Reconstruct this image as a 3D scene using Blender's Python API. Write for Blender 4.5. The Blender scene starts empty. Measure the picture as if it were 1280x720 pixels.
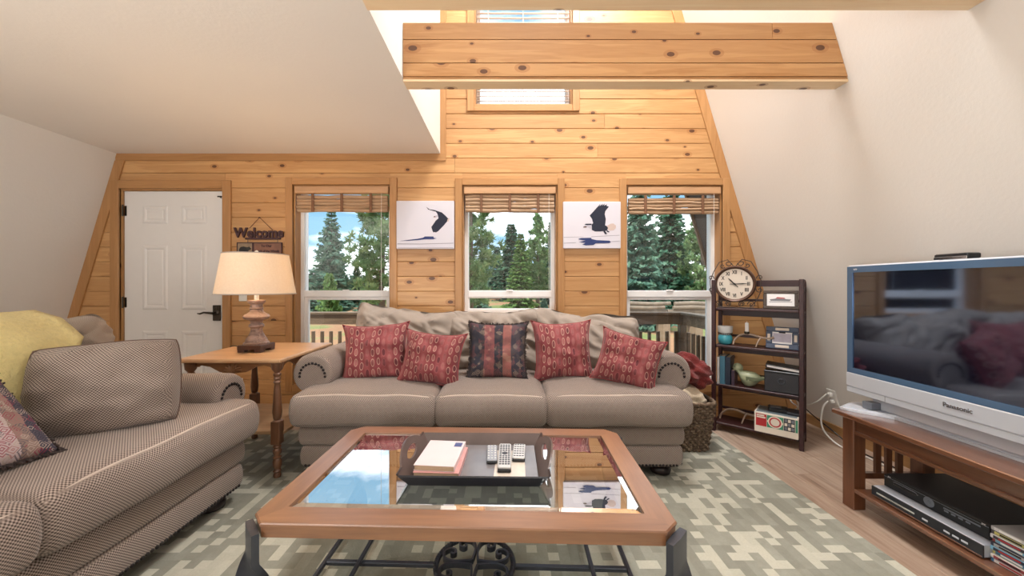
import bpy, bmesh, math, random
from mathutils import Vector, Matrix, noise
R = math.radians
rnd = random.Random(7)
C = bpy.context.scene.collection
S = bpy.context.scene

# ------------------------------------------------------------------ camera
cam_d = bpy.data.cameras.new('camera')
cam = bpy.data.objects.new('camera', cam_d)
C.objects.link(cam)
cam.location = (0, 0, 1.18)
cam.rotation_euler = (R(90), 0, 0)
cam_d.sensor_width = 36
cam_d.lens = 36 * 460 / 1280
cam_d.shift_x = 8 / 1280
cam_d.shift_y = -3 / 1280
cam_d.clip_start = 0.02
cam_d.clip_end = 400
S.camera = cam

# ------------------------------------------------------------------ world, sun, added fill lights, exposure
SKY = 4.2
wd = bpy.data.worlds.new('sky'); S.world = wd; wd.use_nodes = True
wt = wd.node_tree; wt.nodes.clear()
def wn(t, **k):
    n = wt.nodes.new(t)
    for a, b in k.items(): setattr(n, a, b)
    return n
w_out = wn('ShaderNodeOutputWorld'); w_bg = wn('ShaderNodeBackground')
w_tc = wn('ShaderNodeTexCoord'); w_map = wn('ShaderNodeMapping')
w_map.inputs['Scale'].default_value = (1.6, 1.6, 5.0); w_map.inputs['Location'].default_value = (2.1, 3.3, 1.0)
w_noise = wn('ShaderNodeTexNoise')
w_noise.inputs['Scale'].default_value = 1.7; w_noise.inputs['Detail'].default_value = 8
w_noise.inputs['Roughness'].default_value = 0.55
w_ramp = wn('ShaderNodeValToRGB')
w_ramp.color_ramp.elements[0].position = 0.40; w_ramp.color_ramp.elements[0].color = (0.095, 0.185, 0.26, 1)
w_ramp.color_ramp.elements[1].position = 0.56; w_ramp.color_ramp.elements[1].color = (0.62, 0.62, 0.64, 1)
wt.links.new(w_tc.outputs['Generated'], w_map.inputs['Vector'])
wt.links.new(w_map.outputs['Vector'], w_noise.inputs['Vector'])
w_sep = wn('ShaderNodeSeparateXYZ'); wt.links.new(w_tc.outputs['Generated'], w_sep.inputs[0])
w_add = wn('ShaderNodeMath', operation='MULTIPLY_ADD'); w_add.inputs[1].default_value = 0.16      # clearer sky to the left
wt.links.new(w_sep.outputs[0], w_add.inputs[0]); wt.links.new(w_noise.outputs['Fac'], w_add.inputs[2])
wt.links.new(w_add.outputs[0], w_ramp.inputs['Fac'])
wt.links.new(w_ramp.outputs['Color'], w_bg.inputs['Color'])
w_bg.inputs['Strength'].default_value = SKY
wt.links.new(w_bg.outputs['Background'], w_out.inputs['Surface'])

def lamp(name, kind, loc, target, energy, color=(1, 1, 1), size=(1, 1)):
    d = bpy.data.lights.new(name, kind); d.energy = energy; d.color = color
    o = bpy.data.objects.new(name, d); C.objects.link(o); o.location = loc
    if target is not None:
        o.rotation_euler = (Vector(target) - Vector(loc)).to_track_quat('-Z', 'Y').to_euler()
    if kind == 'AREA':
        d.shape = 'RECTANGLE'; d.size, d.size_y = size
    return o
sun = lamp('sun', 'SUN', (-12, -7, 14), (0, 0, 0), 4.2, (1.0, 0.95, 0.86)); sun.data.angle = R(3)
lamp('rear_left_fill', 'AREA', (-1.9, -1.2, 0.9), (-1.75, -0.2, 3.05), 100, (1.0, 0.985, 0.965), (1.6, 1.2))  # added fill aimed up to brighten the low ceiling, no fixture here
lamp('right_side_fill', 'AREA', (1.68, 0.1, 2.15), (-1.6, 1.3, 0.5), 12, (1.0, 0.99, 0.975), (0.5, 0.7))  # added fill out of view, lifts the loveseat side
lamp('loft_fill', 'AREA', (0.78, 2.05, 4.8), (0.3, 2.0, 0), 148, (1.0, 0.995, 0.985), (0.7, 0.9))  # added overhead fill, lights seat tops and rug from above
lamp('loft_rear_fill', 'AREA', (0.2, -0.4, 4.8), (0.3, 1.6, 2.2), 26, (1.0, 0.985, 0.96), (1.0, 0.9))  # added weak fill for the beam fronts, not a modelled lamp

S.view_settings.view_transform = 'Standard'
S.view_settings.look = 'None'
S.view_settings.exposure = 0.0
S.view_settings.gamma = 1.0
S.view_settings.use_curve_mapping = False

# ------------------------------------------------------------------ materials
def srgb(r, g, b):
    f = lambda c: (c / 255 / 12.92) if c / 255 <= 0.04045 else ((c / 255 + 0.055) / 1.055) ** 2.4
    return (f(r), f(g), f(b), 1)

class NT:
    def __init__(s, name):
        s.m = bpy.data.materials.new(name); s.m.use_nodes = True
        s.t = s.m.node_tree; s.t.nodes.clear()
        s.out = s.n('ShaderNodeOutputMaterial')
    def n(s, typ, ins=None, **props):
        nd = s.t.nodes.new(typ)
        for k, v in props.items(): setattr(nd, k, v)
        for k, v in (ins or {}).items():
            i = nd.inputs[k]
            if hasattr(v, 'bl_idname') or isinstance(v, bpy.types.NodeSocket): s.t.links.new(v, i)
            else: i.default_value = v
        return nd
    def math(s, op, a, b=None, c=None):
        nd = s.t.nodes.new('ShaderNodeMath'); nd.operation = op
        for i, v in enumerate((a, b, c)):
            if v is None: continue
            if isinstance(v, bpy.types.NodeSocket): s.t.links.new(v, nd.inputs[i])
            else: nd.inputs[i].default_value = v
        return nd.outputs[0]
    def mix(s, fac, a, b, blend='MIX'):
        nd = s.t.nodes.new('ShaderNodeMix'); nd.data_type = 'RGBA'; nd.blend_type = blend
        for k, v in ((0, fac), (6, a), (7, b)):
            if isinstance(v, bpy.types.NodeSocket): s.t.links.new(v, nd.inputs[k])
            else: nd.inputs[k].default_value = v
        return nd.outputs[2]
    def ramp(s, fac, stops, interp='LINEAR'):
        nd = s.t.nodes.new('ShaderNodeValToRGB'); cr = nd.color_ramp; cr.interpolation = interp
        while len(cr.elements) < len(stops): cr.elements.new(0.5)
        for e, (p, c) in zip(cr.elements, stops): e.position = p; e.color = c
        s.t.links.new(fac, nd.inputs[0]); return nd.outputs[0]
    def coords(s, kind='Object', scale=(1, 1, 1), offset_random=False):
        tc = s.t.nodes.new('ShaderNodeTexCoord')
        mp = s.t.nodes.new('ShaderNodeMapping'); mp.inputs['Scale'].default_value = scale
        s.t.links.new(tc.outputs[kind], mp.inputs['Vector'])
        if offset_random:
            oi = s.t.nodes.new('ShaderNodeObjectInfo')
            s.t.links.new(s.math('MULTIPLY', oi.outputs['Random'], 37.0), mp.inputs['Location'])
        return mp.outputs[0]
    def noise(s, vec, scale, detail=3, rough=0.5, dist=0.0):
        return s.n('ShaderNodeTexNoise', {'Vector': vec, 'Scale': scale, 'Detail': detail, 'Roughness': rough, 'Distortion': dist}).outputs['Fac']
    def finish(s, col, rough=0.5, metal=0.0, bump=None, bstr=0.2, bdist=0.01, **extra):
        p = s.t.nodes.new('ShaderNodeBsdfPrincipled')
        for k, v in {'Base Color': col, 'Roughness': rough, 'Metallic': metal, **extra}.items():
            if isinstance(v, bpy.types.NodeSocket): s.t.links.new(v, p.inputs[k])
            else: p.inputs[k].default_value = v
        if bump is not None:
            b = s.t.nodes.new('ShaderNodeBump'); b.inputs['Strength'].default_value = bstr; b.inputs['Distance'].default_value = bdist
            s.t.links.new(bump, b.inputs['Height']); s.t.links.new(b.outputs[0], p.inputs['Normal'])
        s.t.links.new(p.outputs[0], s.out.inputs[0])
        return s.m

def plain(name, rgb, rough=0.5, metal=0.0, var=0.08, scale=14.0, **extra):
    t = NT(name); v = t.coords('Object')
    n = t.noise(v, scale, 3)
    c = srgb(*rgb)
    a = tuple(x * (1 - var) for x in c[:3]) + (1,); b = tuple(min(1, x * (1 + var)) for x in c[:3]) + (1,)
    return t.finish(t.mix(n, a, b), rough, metal, **extra)

def pine(name, axis, light, dark, knot=True, gain=1.0, rough=0.42):
    t = NT(name)
    sc = [14, 14, 14]; sc[axis] = 0.9
    v = t.coords('Object', tuple(sc), True)
    n1 = t.noise(v, 1.3, 4, 0.55, 0.6)
    n2 = t.noise(v, 7.0, 3, 0.6)
    g = t.math('ADD', t.math('MULTIPLY', n1, 0.75), t.math('MULTIPLY', n2, 0.25))
    rings = t.math('SINE', t.math('MULTIPLY', n1, 34.0))
    g = t.math('ADD', g, t.math('MULTIPLY', rings, 0.06))
    col = t.ramp(g, [(0.30, srgb(*dark)), (0.62, srgb(*light))])
    oi = t.n('ShaderNodeObjectInfo').outputs['Random']
    col = t.mix(t.math('MULTIPLY', oi, 0.35), col, srgb(*[c * 0.86 for c in dark]))
    if knot:
        kv0 = t.n('ShaderNodeSeparateXYZ', {'Vector': t.coords('Object', (1, 1, 1), True)})
        oth = [i for i in range(3) if i != axis]
        kv = t.n('ShaderNodeCombineXYZ', {'X': t.math('MULTIPLY', kv0.outputs[axis], 3.4), 'Y': t.math('MULTIPLY', t.math('ADD', kv0.outputs[oth[0]], kv0.outputs[oth[1]]), 5.6)}).outputs[0]
        vo = t.n('ShaderNodeTexVoronoi', {'Vector': kv, 'Scale': 1.0, 'Randomness': 1.0}, voronoi_dimensions='2D')
        sep = t.n('ShaderNodeSeparateColor', {'Color': vo.outputs['Color']})
        keep = t.math('GREATER_THAN', sep.outputs[0], 0.35)
        rad = t.math('ADD', 0.034, t.math('MULTIPLY', sep.outputs[1], 0.06))
        k = t.math('LESS_THAN', vo.outputs['Distance'], rad)
        halo = t.math('LESS_THAN', vo.outputs['Distance'], t.math('MULTIPLY', rad, 1.9))
        col = t.mix(t.math('MULTIPLY', t.math('MULTIPLY', halo, keep), 0.35), col, srgb(150, 88, 40))
        col = t.mix(t.math('MULTIPLY', t.math('MULTIPLY', k, keep), 0.85), col, srgb(72, 38, 24))
    return t.finish(col, rough, bump=g, bstr=0.08, bdist=0.004)

M = {}
M['plank'] = pine('knotty_pine_x', 0, (206, 160, 108), (180, 130, 80))
M['trim_x'] = pine('pine_trim_x', 0, (192, 144, 94), (168, 120, 72), False)
M['trim_z'] = pine('pine_trim_z', 2, (192, 144, 94), (168, 120, 72), False)
M['trim_y'] = pine('pine_trim_y', 1, (206, 164, 112), (186, 142, 90), False)
def wall_mat(name, rgb):
    t = NT(name); v = t.coords('Object')
    n = t.noise(v, 55, 4, 0.6); n2 = t.noise(v, 2.0, 2)
    c = srgb(*rgb)
    return t.finish(t.mix(n2, c, tuple(x * 0.96 for x in c[:3]) + (1,)), 0.9, bump=n, bstr=0.22, bdist=0.004)
M['wall'] = wall_mat('cream_textured_drywall', (229, 225, 219))
M['ceil'] = wall_mat('cream_ceiling_texture', (236, 229, 220))
def floor_mat():
    t = NT('laminate_boards')
    v = t.coords('Object', (16, 1.1, 16), True)
    n1 = t.noise(v, 1.4, 5, 0.6, 0.8); n2 = t.noise(v, 6, 3)
    g = t.math('ADD', t.math('MULTIPLY', n1, 0.7), t.math('MULTIPLY', n2, 0.3))
    col = t.ramp(g, [(0.30, srgb(116, 92, 76)), (0.45, srgb(168, 144, 126)), (0.68, srgb(202, 182, 164))])
    oi = t.n('ShaderNodeObjectInfo').outputs['Random']
    col = t.mix(t.math('MULTIPLY', oi, 0.3), col, srgb(130, 100, 80))
    return t.finish(col, 0.32, bump=g, bstr=0.06, bdist=0.003)
M['floor'] = floor_mat()
def rug_mat():
    t = NT('sage_block_rug')
    tc = t.n('ShaderNodeTexCoord').outputs['Object']
    sx = t.n('ShaderNodeSeparateXYZ', {'Vector': tc})
    cx = t.math('FLOOR', t.math('DIVIDE', sx.outputs[0], 0.046))
    cy = t.math('FLOOR', t.math('DIVIDE', sx.outputs[1], 0.046))
    shift = t.n('ShaderNodeTexWhiteNoise', {'W': cx}, noise_dimensions='1D').outputs['Value']
    cl = t.math('FLOOR', t.math('ADD', t.math('DIVIDE', sx.outputs[1], 0.138), t.math('MULTIPLY', t.math('FLOOR', t.math('MULTIPLY', shift, 3.0)), 0.3333)))
    def wnz(a, b, c):
        v = t.n('ShaderNodeCombineXYZ', {'X': a, 'Y': b, 'Z': c}).outputs[0]
        return t.n('ShaderNodeTexWhiteNoise', {'Vector': v}, noise_dimensions='3D').outputs['Value']
    r1 = wnz(cx, cy, 1.0); r2 = wnz(cx, cl, 7.0); r3 = wnz(cx, cl, 3.0)
    light = t.math('MAXIMUM', t.math('LESS_THAN', r1, 0.22), t.math('LESS_THAN', r2, 0.16))
    fine = t.noise(tc, 130, 3, 0.7); mid = t.noise(tc, 22, 3)
    dark = t.mix(r3, srgb(146, 145, 134), srgb(170, 169, 156))
    dark = t.mix(t.math('MULTIPLY', mid, 0.5), dark, srgb(108, 106, 92))
    lt = t.mix(r1, srgb(200, 196, 180), srgb(188, 185, 169))
    col = t.mix(light, dark, lt)
    col = t.mix(t.math('MULTIPLY', fine, 0.35), col, srgb(100, 98, 78))
    return t.finish(col, 0.95, bump=fine, bstr=0.5, bdist=0.004)
M['rug'] = rug_mat()

def weave(name, hi, lo, pitch):
    t = NT(name)
    v = t.n('ShaderNodeTexCoord').outputs['Object']
    k = 2 * math.pi / pitch
    sp = t.n('ShaderNodeSeparateXYZ', {'Vector': v})
    s = [t.math('SINE', t.math('MULTIPLY', sp.outputs[i], k)) for i in range(3)]
    nm = t.n('ShaderNodeSeparateXYZ', {'Vector': t.n('ShaderNodeTexCoord').outputs['Normal']})
    wts = [t.math('POWER', t.math('ABSOLUTE', nm.outputs[i]), 6.0) for i in range(3)]
    tot = t.math('ADD', t.math('ADD', wts[0], wts[1]), wts[2])
    pr = [t.math('MULTIPLY', s[1], s[2]), t.math('MULTIPLY', s[0], s[2]), t.math('MULTIPLY', s[0], s[1])]
    e = t.math('DIVIDE', t.math('ADD', t.math('ADD', t.math('MULTIPLY', pr[0], wts[0]), t.math('MULTIPLY', pr[1], wts[1])), t.math('MULTIPLY', pr[2], wts[2])), tot)
    f = t.math('MULTIPLY_ADD', e, 0.75, 0.5)
    cl = t.n('ShaderNodeClamp', {'Value': f}).outputs[0]
    n = t.noise(v, 3.0, 3)
    hi2 = t.mix(n, srgb(*hi), tuple(x * 0.82 for x in srgb(*hi)[:3]) + (1,))
    col = t.mix(cl, srgb(*lo), hi2)
    return t.finish(col, 0.92, bump=cl, bstr=0.35, bdist=0.003, **{'Sheen Weight': 0.15})
M['sofa'] = weave('taupe_basket_weave', (186, 169, 158), (62, 48, 41), 0.0105)
M['sofa_back'] = weave('taupe_fine_weave', (184, 171, 159), (138, 124, 112), 0.006)
M['pipe'] = plain('taupe_piping', (190, 174, 162), 0.85)
M['nail'] = plain('dark_bronze_nail', (44, 38, 38), 0.4, 0.6)
M['foot'] = plain('espresso_foot', (34, 24, 24), 0.35)

def red_pillow():
    t = NT('red_oval_fabric')
    uv = t.n('ShaderNodeTexCoord').outputs['UV']
    sp = t.n('ShaderNodeSeparateXYZ', {'Vector': uv})
    x = t.math('MULTIPLY', sp.outputs[0], 11.0); ix = t.math('FLOOR', x)
    odd = t.math('MODULO', ix, 2.0)
    wob = t.math('MULTIPLY', t.n('ShaderNodeTexWhiteNoise', {'W': ix}, noise_dimensions='1D').outputs['Value'], 1.0)
    y = t.math('ADD', t.math('MULTIPLY', sp.outputs[1], 5.4), t.math('ADD', t.math('MULTIPLY', odd, 0.5), wob))
    fx = t.math('SUBTRACT', t.math('FRACT', x), 0.5); fy = t.math('SUBTRACT', t.math('FRACT', y), 0.5)
    d = t.math('SQRT', t.math('ADD', t.math('POWER', t.math('MULTIPLY', fx, 1.25), 2.0), t.math('POWER', fy, 2.0)))
    iy = t.math('FLOOR', y)
    r = t.n('ShaderNodeTexWhiteNoise', {'Vector': t.n('ShaderNodeCombineXYZ', {'X': ix, 'Y': iy, 'Z': 2.0}).outputs[0]}, noise_dimensions='3D').outputs['Value']
    rc = t.n('ShaderNodeTexWhiteNoise', {'W': t.math('ADD', ix, 50.0)}, noise_dimensions='1D').outputs['Value']
    size = t.math('ADD', 0.36, t.math('MULTIPLY', rc, 0.10))
    inside = t.math('LESS_THAN', d, t.math('SUBTRACT', size, 0.09))
    ring = t.math('MULTIPLY', t.math('LESS_THAN', d, size), t.math('GREATER_THAN', d, t.math('SUBTRACT', size, 0.085)))
    base = t.mix(rc, srgb(118, 44, 50), srgb(142, 70, 70))
    base = t.mix(t.math('MULTIPLY', inside, 0.85), base, t.mix(r, srgb(84, 28, 36), srgb(158, 96, 92)))
    col = t.mix(t.math('MULTIPLY', ring, 0.8), base, t.mix(t.math('GREATER_THAN', rc, 0.45), srgb(184, 148, 130), srgb(150, 80, 82)))
    n = t.noise(uv, 160, 2)
    return t.finish(col, 0.8, bump=n, bstr=0.2, bdist=0.002, **{'Sheen Weight': 0.1})
M['red'] = red_pillow()
def tapestry(name, pal, blocks, nx):
    t = NT(name)
    uv = t.n('ShaderNodeTexCoord').outputs['UV']
    sp = t.n('ShaderNodeSeparateXYZ', {'Vector': uv})
    base = t.ramp(sp.outputs[0], pal, 'CONSTANT')
    v = t.n('ShaderNodeMapping', {'Vector': uv, 'Scale': (nx, nx * 1.3, 1)}).outputs[0]
    vo = t.n('ShaderNodeTexVoronoi', {'Vector': v, 'Scale': 1.0}, distance='MANHATTAN')
    dia = t.math('LESS_THAN', t.math('FRACT', t.math('MULTIPLY', vo.outputs['Distance'], 3.0)), 0.42)
    sc = t.n('ShaderNodeSeparateColor', {'Color': vo.outputs['Color']})
    pc = t.ramp(sc.outputs[0], blocks, 'CONSTANT')
    col = t.mix(t.math('MULTIPLY', dia, 0.8), base, pc)
    n = t.noise(uv, 170, 2)
    return t.finish(col, 0.9, bump=n, bstr=0.3, bdist=0.002)
M['tapestry'] = tapestry('dark_tapestry', [(0, srgb(44, 44, 54)), (0.2, srgb(46, 40, 46)), (0.26, srgb(132, 74, 74)), (0.44, srgb(44, 42, 50)), (0.59, srgb(150, 92, 84)), (0.74, srgb(60, 56, 66)), (0.9, srgb(40, 40, 50))],
                         [(0, srgb(48, 46, 58)), (0.35, srgb(84, 70, 66)), (0.6, srgb(128, 76, 74)), (0.85, srgb(156, 134, 116))], 11)
M['tapestry2'] = tapestry('pale_tapestry', [(0, srgb(70, 70, 88)), (0.16, srgb(150, 132, 128)), (0.3, srgb(196, 180, 182)), (0.74, srgb(150, 128, 120)), (0.86, srgb(66, 66, 82))],
                         [(0, srgb(150, 60, 84)), (0.3, srgb(186, 170, 160)), (0.6, srgb(96, 88, 100)), (0.85, srgb(168, 120, 120))], 13)
M['fringe'] = plain('dark_fringe', (66, 56, 54), 0.95)
def fuzzy(name, rgb, sc=60):
    t = NT(name); v = t.coords('Object')
    n = t.noise(v, sc, 5, 0.7, 0.5); c = srgb(*rgb)
    return t.finish(t.mix(n, tuple(x * 0.72 for x in c[:3]) + (1,), tuple(min(1, x * 1.12) for x in c[:3]) + (1,)), 0.95, bump=n, bstr=0.9, bdist=0.012, **{'Sheen Weight': 0.15})
M['yellow'] = fuzzy('pale_yellow_plush', (236, 220, 156))
M['redthrow'] = fuzzy('brick_red_knit', (128, 40, 38), 90)
M['cream'] = fuzzy('cream_blanket', (222, 202, 174), 70)

def furniture(name, a, b, axis, rough=0.3, sc=12, coat=0.15, cr=0.28):
    t = NT(name); s3 = [sc] * 3; s3[axis] = sc / 11
    v = t.coords('Object', tuple(s3), True)
    n1 = t.noise(v, 1.5, 5, 0.6, 0.7); n2 = t.noise(v, 8, 2)
    g = t.math('ADD', t.math('MULTIPLY', n1, 0.75), t.math('MULTIPLY', n2, 0.25))
    col = t.ramp(g, [(0.3, srgb(*a)), (0.68, srgb(*b))])
    return t.finish(col, rough, bump=g, bstr=0.04, bdist=0.002, **{'Coat Weight': coat, 'Coat Roughness': cr, 'Coat IOR': 1.8})
M['cherry_x'] = furniture('coffee_table_wood_x', (112, 70, 42), (156, 108, 70), 0, 0.38, 12, 1.0, 0.36)
M['cherry_y'] = furniture('coffee_table_wood_y', (112, 70, 42), (156, 108, 70), 1, 0.38, 12, 1.0, 0.36)
M['stand_y'] = furniture('media_stand_wood_y', (86, 50, 32), (124, 80, 54), 1, 0.3, 12, 1.0, 0.14)
M['stand_z'] = furniture('media_stand_wood_z', (84, 50, 34), (122, 78, 52), 2, 0.35)
M['oak_x'] = furniture('side_table_top_wood', (176, 136, 100), (208, 170, 130), 0, 0.35)
M['walnut_z'] = furniture('turned_walnut', (84, 54, 38), (130, 90, 64), 2, 0.35)
M['carved'] = furniture('carved_walnut', (112, 74, 48), (164, 116, 76), 0, 0.4)
M['mahog'] = furniture('dark_mahogany', (40, 16, 18), (62, 28, 30), 0, 0.45, 12, 0.0)
M['iron'] = plain('wrought_iron', (84, 88, 98), 0.34, 0.7, 0.15)
M['bronze'] = plain('antique_bronze', (74, 66, 58), 0.35, 0.8)
M['doorpaint'] = plain('white_door_paint', (226, 222, 218), 0.45, 0, 0.02)
M['vinyl'] = plain('white_vinyl', (240, 240, 240), 0.4, 0, 0.02)
M['plate'] = plain('white_plastic', (236, 234, 228), 0.4, 0, 0.02)
def shade_mat():
    t = NT('woven_bamboo')
    v = t.coords('Object', (3, 3, 160)); n = t.noise(v, 1, 3)
    v2 = t.coords('Object', (1, 1, 1)); n2 = t.noise(v2, 9, 2)
    c = t.mix(n, srgb(150, 116, 86), srgb(208, 178, 146)); c = t.mix(t.math('MULTIPLY', n2, 0.3), c, srgb(120, 86, 60))
    return t.finish(c, 0.7, bump=n, bstr=0.3, bdist=0.003)
M['bamboo'] = shade_mat()
M['valance'] = furniture('blind_valance', (176, 132, 92), (204, 162, 122), 0, 0.5)
M['slat'] = plain('white_blind_slat', (226, 208, 194), 0.5, 0, 0.02)

def pane(name, base, tint, glossrough=0.0, ior=1.45):
    t = NT(name)
    fr = t.n('ShaderNodeFresnel', {'IOR': ior}).outputs[0]
    f = t.n('ShaderNodeClamp', {'Value': t.math('ADD', fr, base)}).outputs[0]
    tr = t.n('ShaderNodeBsdfTransparent', {'Color': tint}).outputs[0]
    gl = t.n('ShaderNodeBsdfGlossy', {'Color': (0.97, 0.98, 1, 1), 'Roughness': glossrough}).outputs[0]
    mx = t.n('ShaderNodeMixShader', {0: f, 1: tr, 2: gl})
    t.t.links.new(mx.outputs[0], t.out.inputs[0]); return t.m
M['pane'] = pane('window_glass', 0.0, (0.98, 0.99, 0.99, 1))
M['tableglass'] = pane('table_glass', 0.6, (0.80, 0.90, 0.90, 1), 0.01, 1.5)
M['pictureglass'] = pane('picture_glass', 0.0, (1, 1, 1, 1), 0.02)
def screen_mat():
    t = NT('television_glass')
    n = t.noise(t.coords('Object'), 3, 2)
    c = t.mix(n, srgb(10, 12, 26), srgb(14, 16, 34))
    return t.finish(c, 0.06, **{'IOR': 3.3, 'Specular Tint': (0.55, 0.72, 1, 1)})
M['screen'] = screen_mat()
M['bezel'] = plain('slate_gloss_bezel', (84, 112, 144), 0.18, 0.2, 0.03)
M['silver'] = plain('silver_plastic', (204, 210, 220), 0.32, 0.25, 0.03)
M['silverdk'] = plain('dark_silver', (120, 126, 136), 0.35, 0.4, 0.03)
M['black'] = plain('black_plastic', (22, 24, 28), 0.35, 0, 0.1)
M['blackmatte'] = plain('black_case', (40, 44, 50), 0.45, 0.1, 0.1)
M['chrome'] = plain('chrome', (220, 224, 230), 0.12, 1.0, 0.02)
M['traywood'] = plain('black_lacquer_tray', (30, 30, 36), 0.28, 0, 0.15)
M['trayin'] = plain('tray_worn_inside', (92, 78, 74), 0.3, 0, 0.3)
M['paper'] = plain('paper_edge', (196, 170, 140), 0.9, 0, 0.1, 90)
M['white'] = plain('white_print', (236, 234, 234), 0.6, 0, 0.02)

# ------------------------------------------------------------------ mesh helpers
class B:
    """collects shapes, .obj() links them as one mesh object"""
    def __init__(s): s.v = []; s.f = []; s.uv = None
    def add(s, vs, fs, mtx=None):
        o = len(s.v)
        s.v += [tuple(mtx @ Vector(p)) for p in vs] if mtx is not None else [tuple(p) for p in vs]
        s.f += [tuple(i + o for i in f) for f in fs]; return s
    def box(s, x0, x1, y0, y1, z0, z1, ch=0.0, mtx=None):
        if x0 > x1: x0, x1 = x1, x0
        if y0 > y1: y0, y1 = y1, y0
        if z0 > z1: z0, z1 = z1, z0
        if ch <= 0:
            vs = [(x0, y0, z0), (x1, y0, z0), (x1, y1, z0), (x0, y1, z0), (x0, y0, z1), (x1, y0, z1), (x1, y1, z1), (x0, y1, z1)]
            fs = [(3, 2, 1, 0), (4, 5, 6, 7), (0, 1, 5, 4), (1, 2, 6, 5), (2, 3, 7, 6), (3, 0, 4, 7)]
            return s.add(vs, fs, mtx)
        c = min(ch, (x1 - x0) / 2.1, (y1 - y0) / 2.1, (z1 - z0) / 2.1)
        vs = []
        for zz, ins in ((z0, c), (z0 + c, 0), (z1 - c, 0), (z1, c)):
            a, b2, d, e = x0 + ins, x1 - ins, y0 + ins, y1 - ins
            q = c if ins == 0 else c * 0.7
            vs += [(a + q, d, zz), (b2 - q, d, zz), (b2, d + q, zz), (b2, e - q, zz), (b2 - q, e, zz), (a + q, e, zz), (a, e - q, zz), (a, d + q, zz)]
        fs = [tuple(range(7, -1, -1)), tuple(range(24, 32))]
        for r in range(3):
            for i in range(8):
                j = (i + 1) % 8; fs.append((r * 8 + i, r * 8 + j, r * 8 + 8 + j, r * 8 + 8 + i))
        return s.add(vs, fs, mtx)
    def rbox(s, x0, x1, y0, y1, z0, z1, r, seg=4, n=(6, 6, 3), deform=None, mtx=None):
        hx, hy, hz = (x1 - x0) / 2, (y1 - y0) / 2, (z1 - z0) / 2
        cx, cy, cz = (x0 + x1) / 2, (y0 + y1) / 2, (z0 + z1) / 2
        r = min(r, hx * .98, hy * .98, hz * .98)
        def samples(h, m):
            a = [-h + r * i / seg for i in range(seg + 1)]
            mid = [-h + r + (2 * h - 2 * r) * i / m for i in range(1, m)]
            return a + mid + [-q for q in reversed(a)]
        ax = [samples(hx, n[0]), samples(hy, n[1]), samples(hz, n[2])]
        h = (hx, hy, hz); idx = {}; vs = []; fs = []
        def vert(p):
            k = (round(p[0], 6), round(p[1], 6), round(p[2], 6))
            if k in idx: return idx[k]
            inner = Vector([max(-h[i] + r, min(h[i] - r, p[i])) for i in range(3)])
            d = Vector(p) - inner
            if d.length > 1e-9:
                m = max(abs(d.x), abs(d.y), abs(d.z))
                d = Vector([math.tan(q / r * math.pi / 4) if abs(q) < r * 1.01 else q for q in d])
                d = d.normalized() * r
            q = inner + d
            if deform: q = Vector(deform(q.x / hx, q.y / hy, q.z / hz, q))
            vs.append((q.x + cx, q.y + cy, q.z + cz)); idx[k] = len(vs) - 1
            return idx[k]
        for a in range(3):
            b, c = (a + 1) % 3, (a + 2) % 3
            for sgn in (-1, 1):
                for i in range(len(ax[b]) - 1):
                    for j in range(len(ax[c]) - 1):
                        q = []
                        for (ii, jj) in ((i, j), (i + 1, j), (i + 1, j + 1), (i, j + 1)):
                            p = [0, 0, 0]; p[a] = sgn * h[a]; p[b] = ax[b][ii]; p[c] = ax[c][jj]; q.append(vert(p))
                        fs.append(tuple(q) if sgn > 0 else tuple(reversed(q)))
        return s.add(vs, fs, mtx)
    def ring_tube(s, pts, rad, n=8, closed=False, cap=True, up=None, mtx=None, flat=1.0):
        pts = [Vector(p) for p in pts]; m = len(pts)
        rads = rad if isinstance(rad, (list, tuple)) else [rad] * m
        vs = []; fs = []; prev = None
        for i, p in enumerate(pts):
            if closed: t = pts[(i + 1) % m] - pts[i - 1]
            else: t = pts[min(i + 1, m - 1)] - pts[max(i - 1, 0)]
            if t.length < 1e-9: t = Vector((0, 0, 1))
            t.normalize()
            if prev is None:
                a = Vector(up) if up else (Vector((0, 0, 1)) if abs(t.z) < .9 else Vector((1, 0, 0)))
            else: a = prev
            a = a - t * a.dot(t)
            if a.length < 1e-6: a = Vector((1, 0, 0)) - t * t.x
            a.normalize(); prev = a; b = t.cross(a)
            for k in range(n):
                w = 2 * math.pi * k / n
                vs.append(p + (a * math.cos(w) * flat + b * math.sin(w)) * rads[i])
        for i in range(m if closed else m - 1):
            for k in range(n):
                i2 = (i + 1) % m; k2 = (k + 1) % n
                fs.append((i * n + k, i * n + k2, i2 * n + k2, i2 * n + k))
        if cap and not closed:
            fs.append(tuple(reversed(range(n)))); fs.append(tuple(range((m - 1) * n, m * n)))
        return s.add(vs, fs, mtx)
    def lathe(s, prof, n=24, mtx=None, cap=True):
        """prof: list of (radius, z) from bottom to top"""
        vs = []; fs = []
        for (r, z) in prof:
            for k in range(n):
                w = 2 * math.pi * k / n; vs.append((r * math.cos(w), r * math.sin(w), z))
        m = len(prof)
        for i in range(m - 1):
            for k in range(n):
                k2 = (k + 1) % n; fs.append((i * n + k, i * n + k2, (i + 1) * n + k2, (i + 1) * n + k))
        if cap:
            fs.append(tuple(reversed(range(n)))); fs.append(tuple(range((m - 1) * n, m * n)))
        return s.add(vs, fs, mtx)
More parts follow.
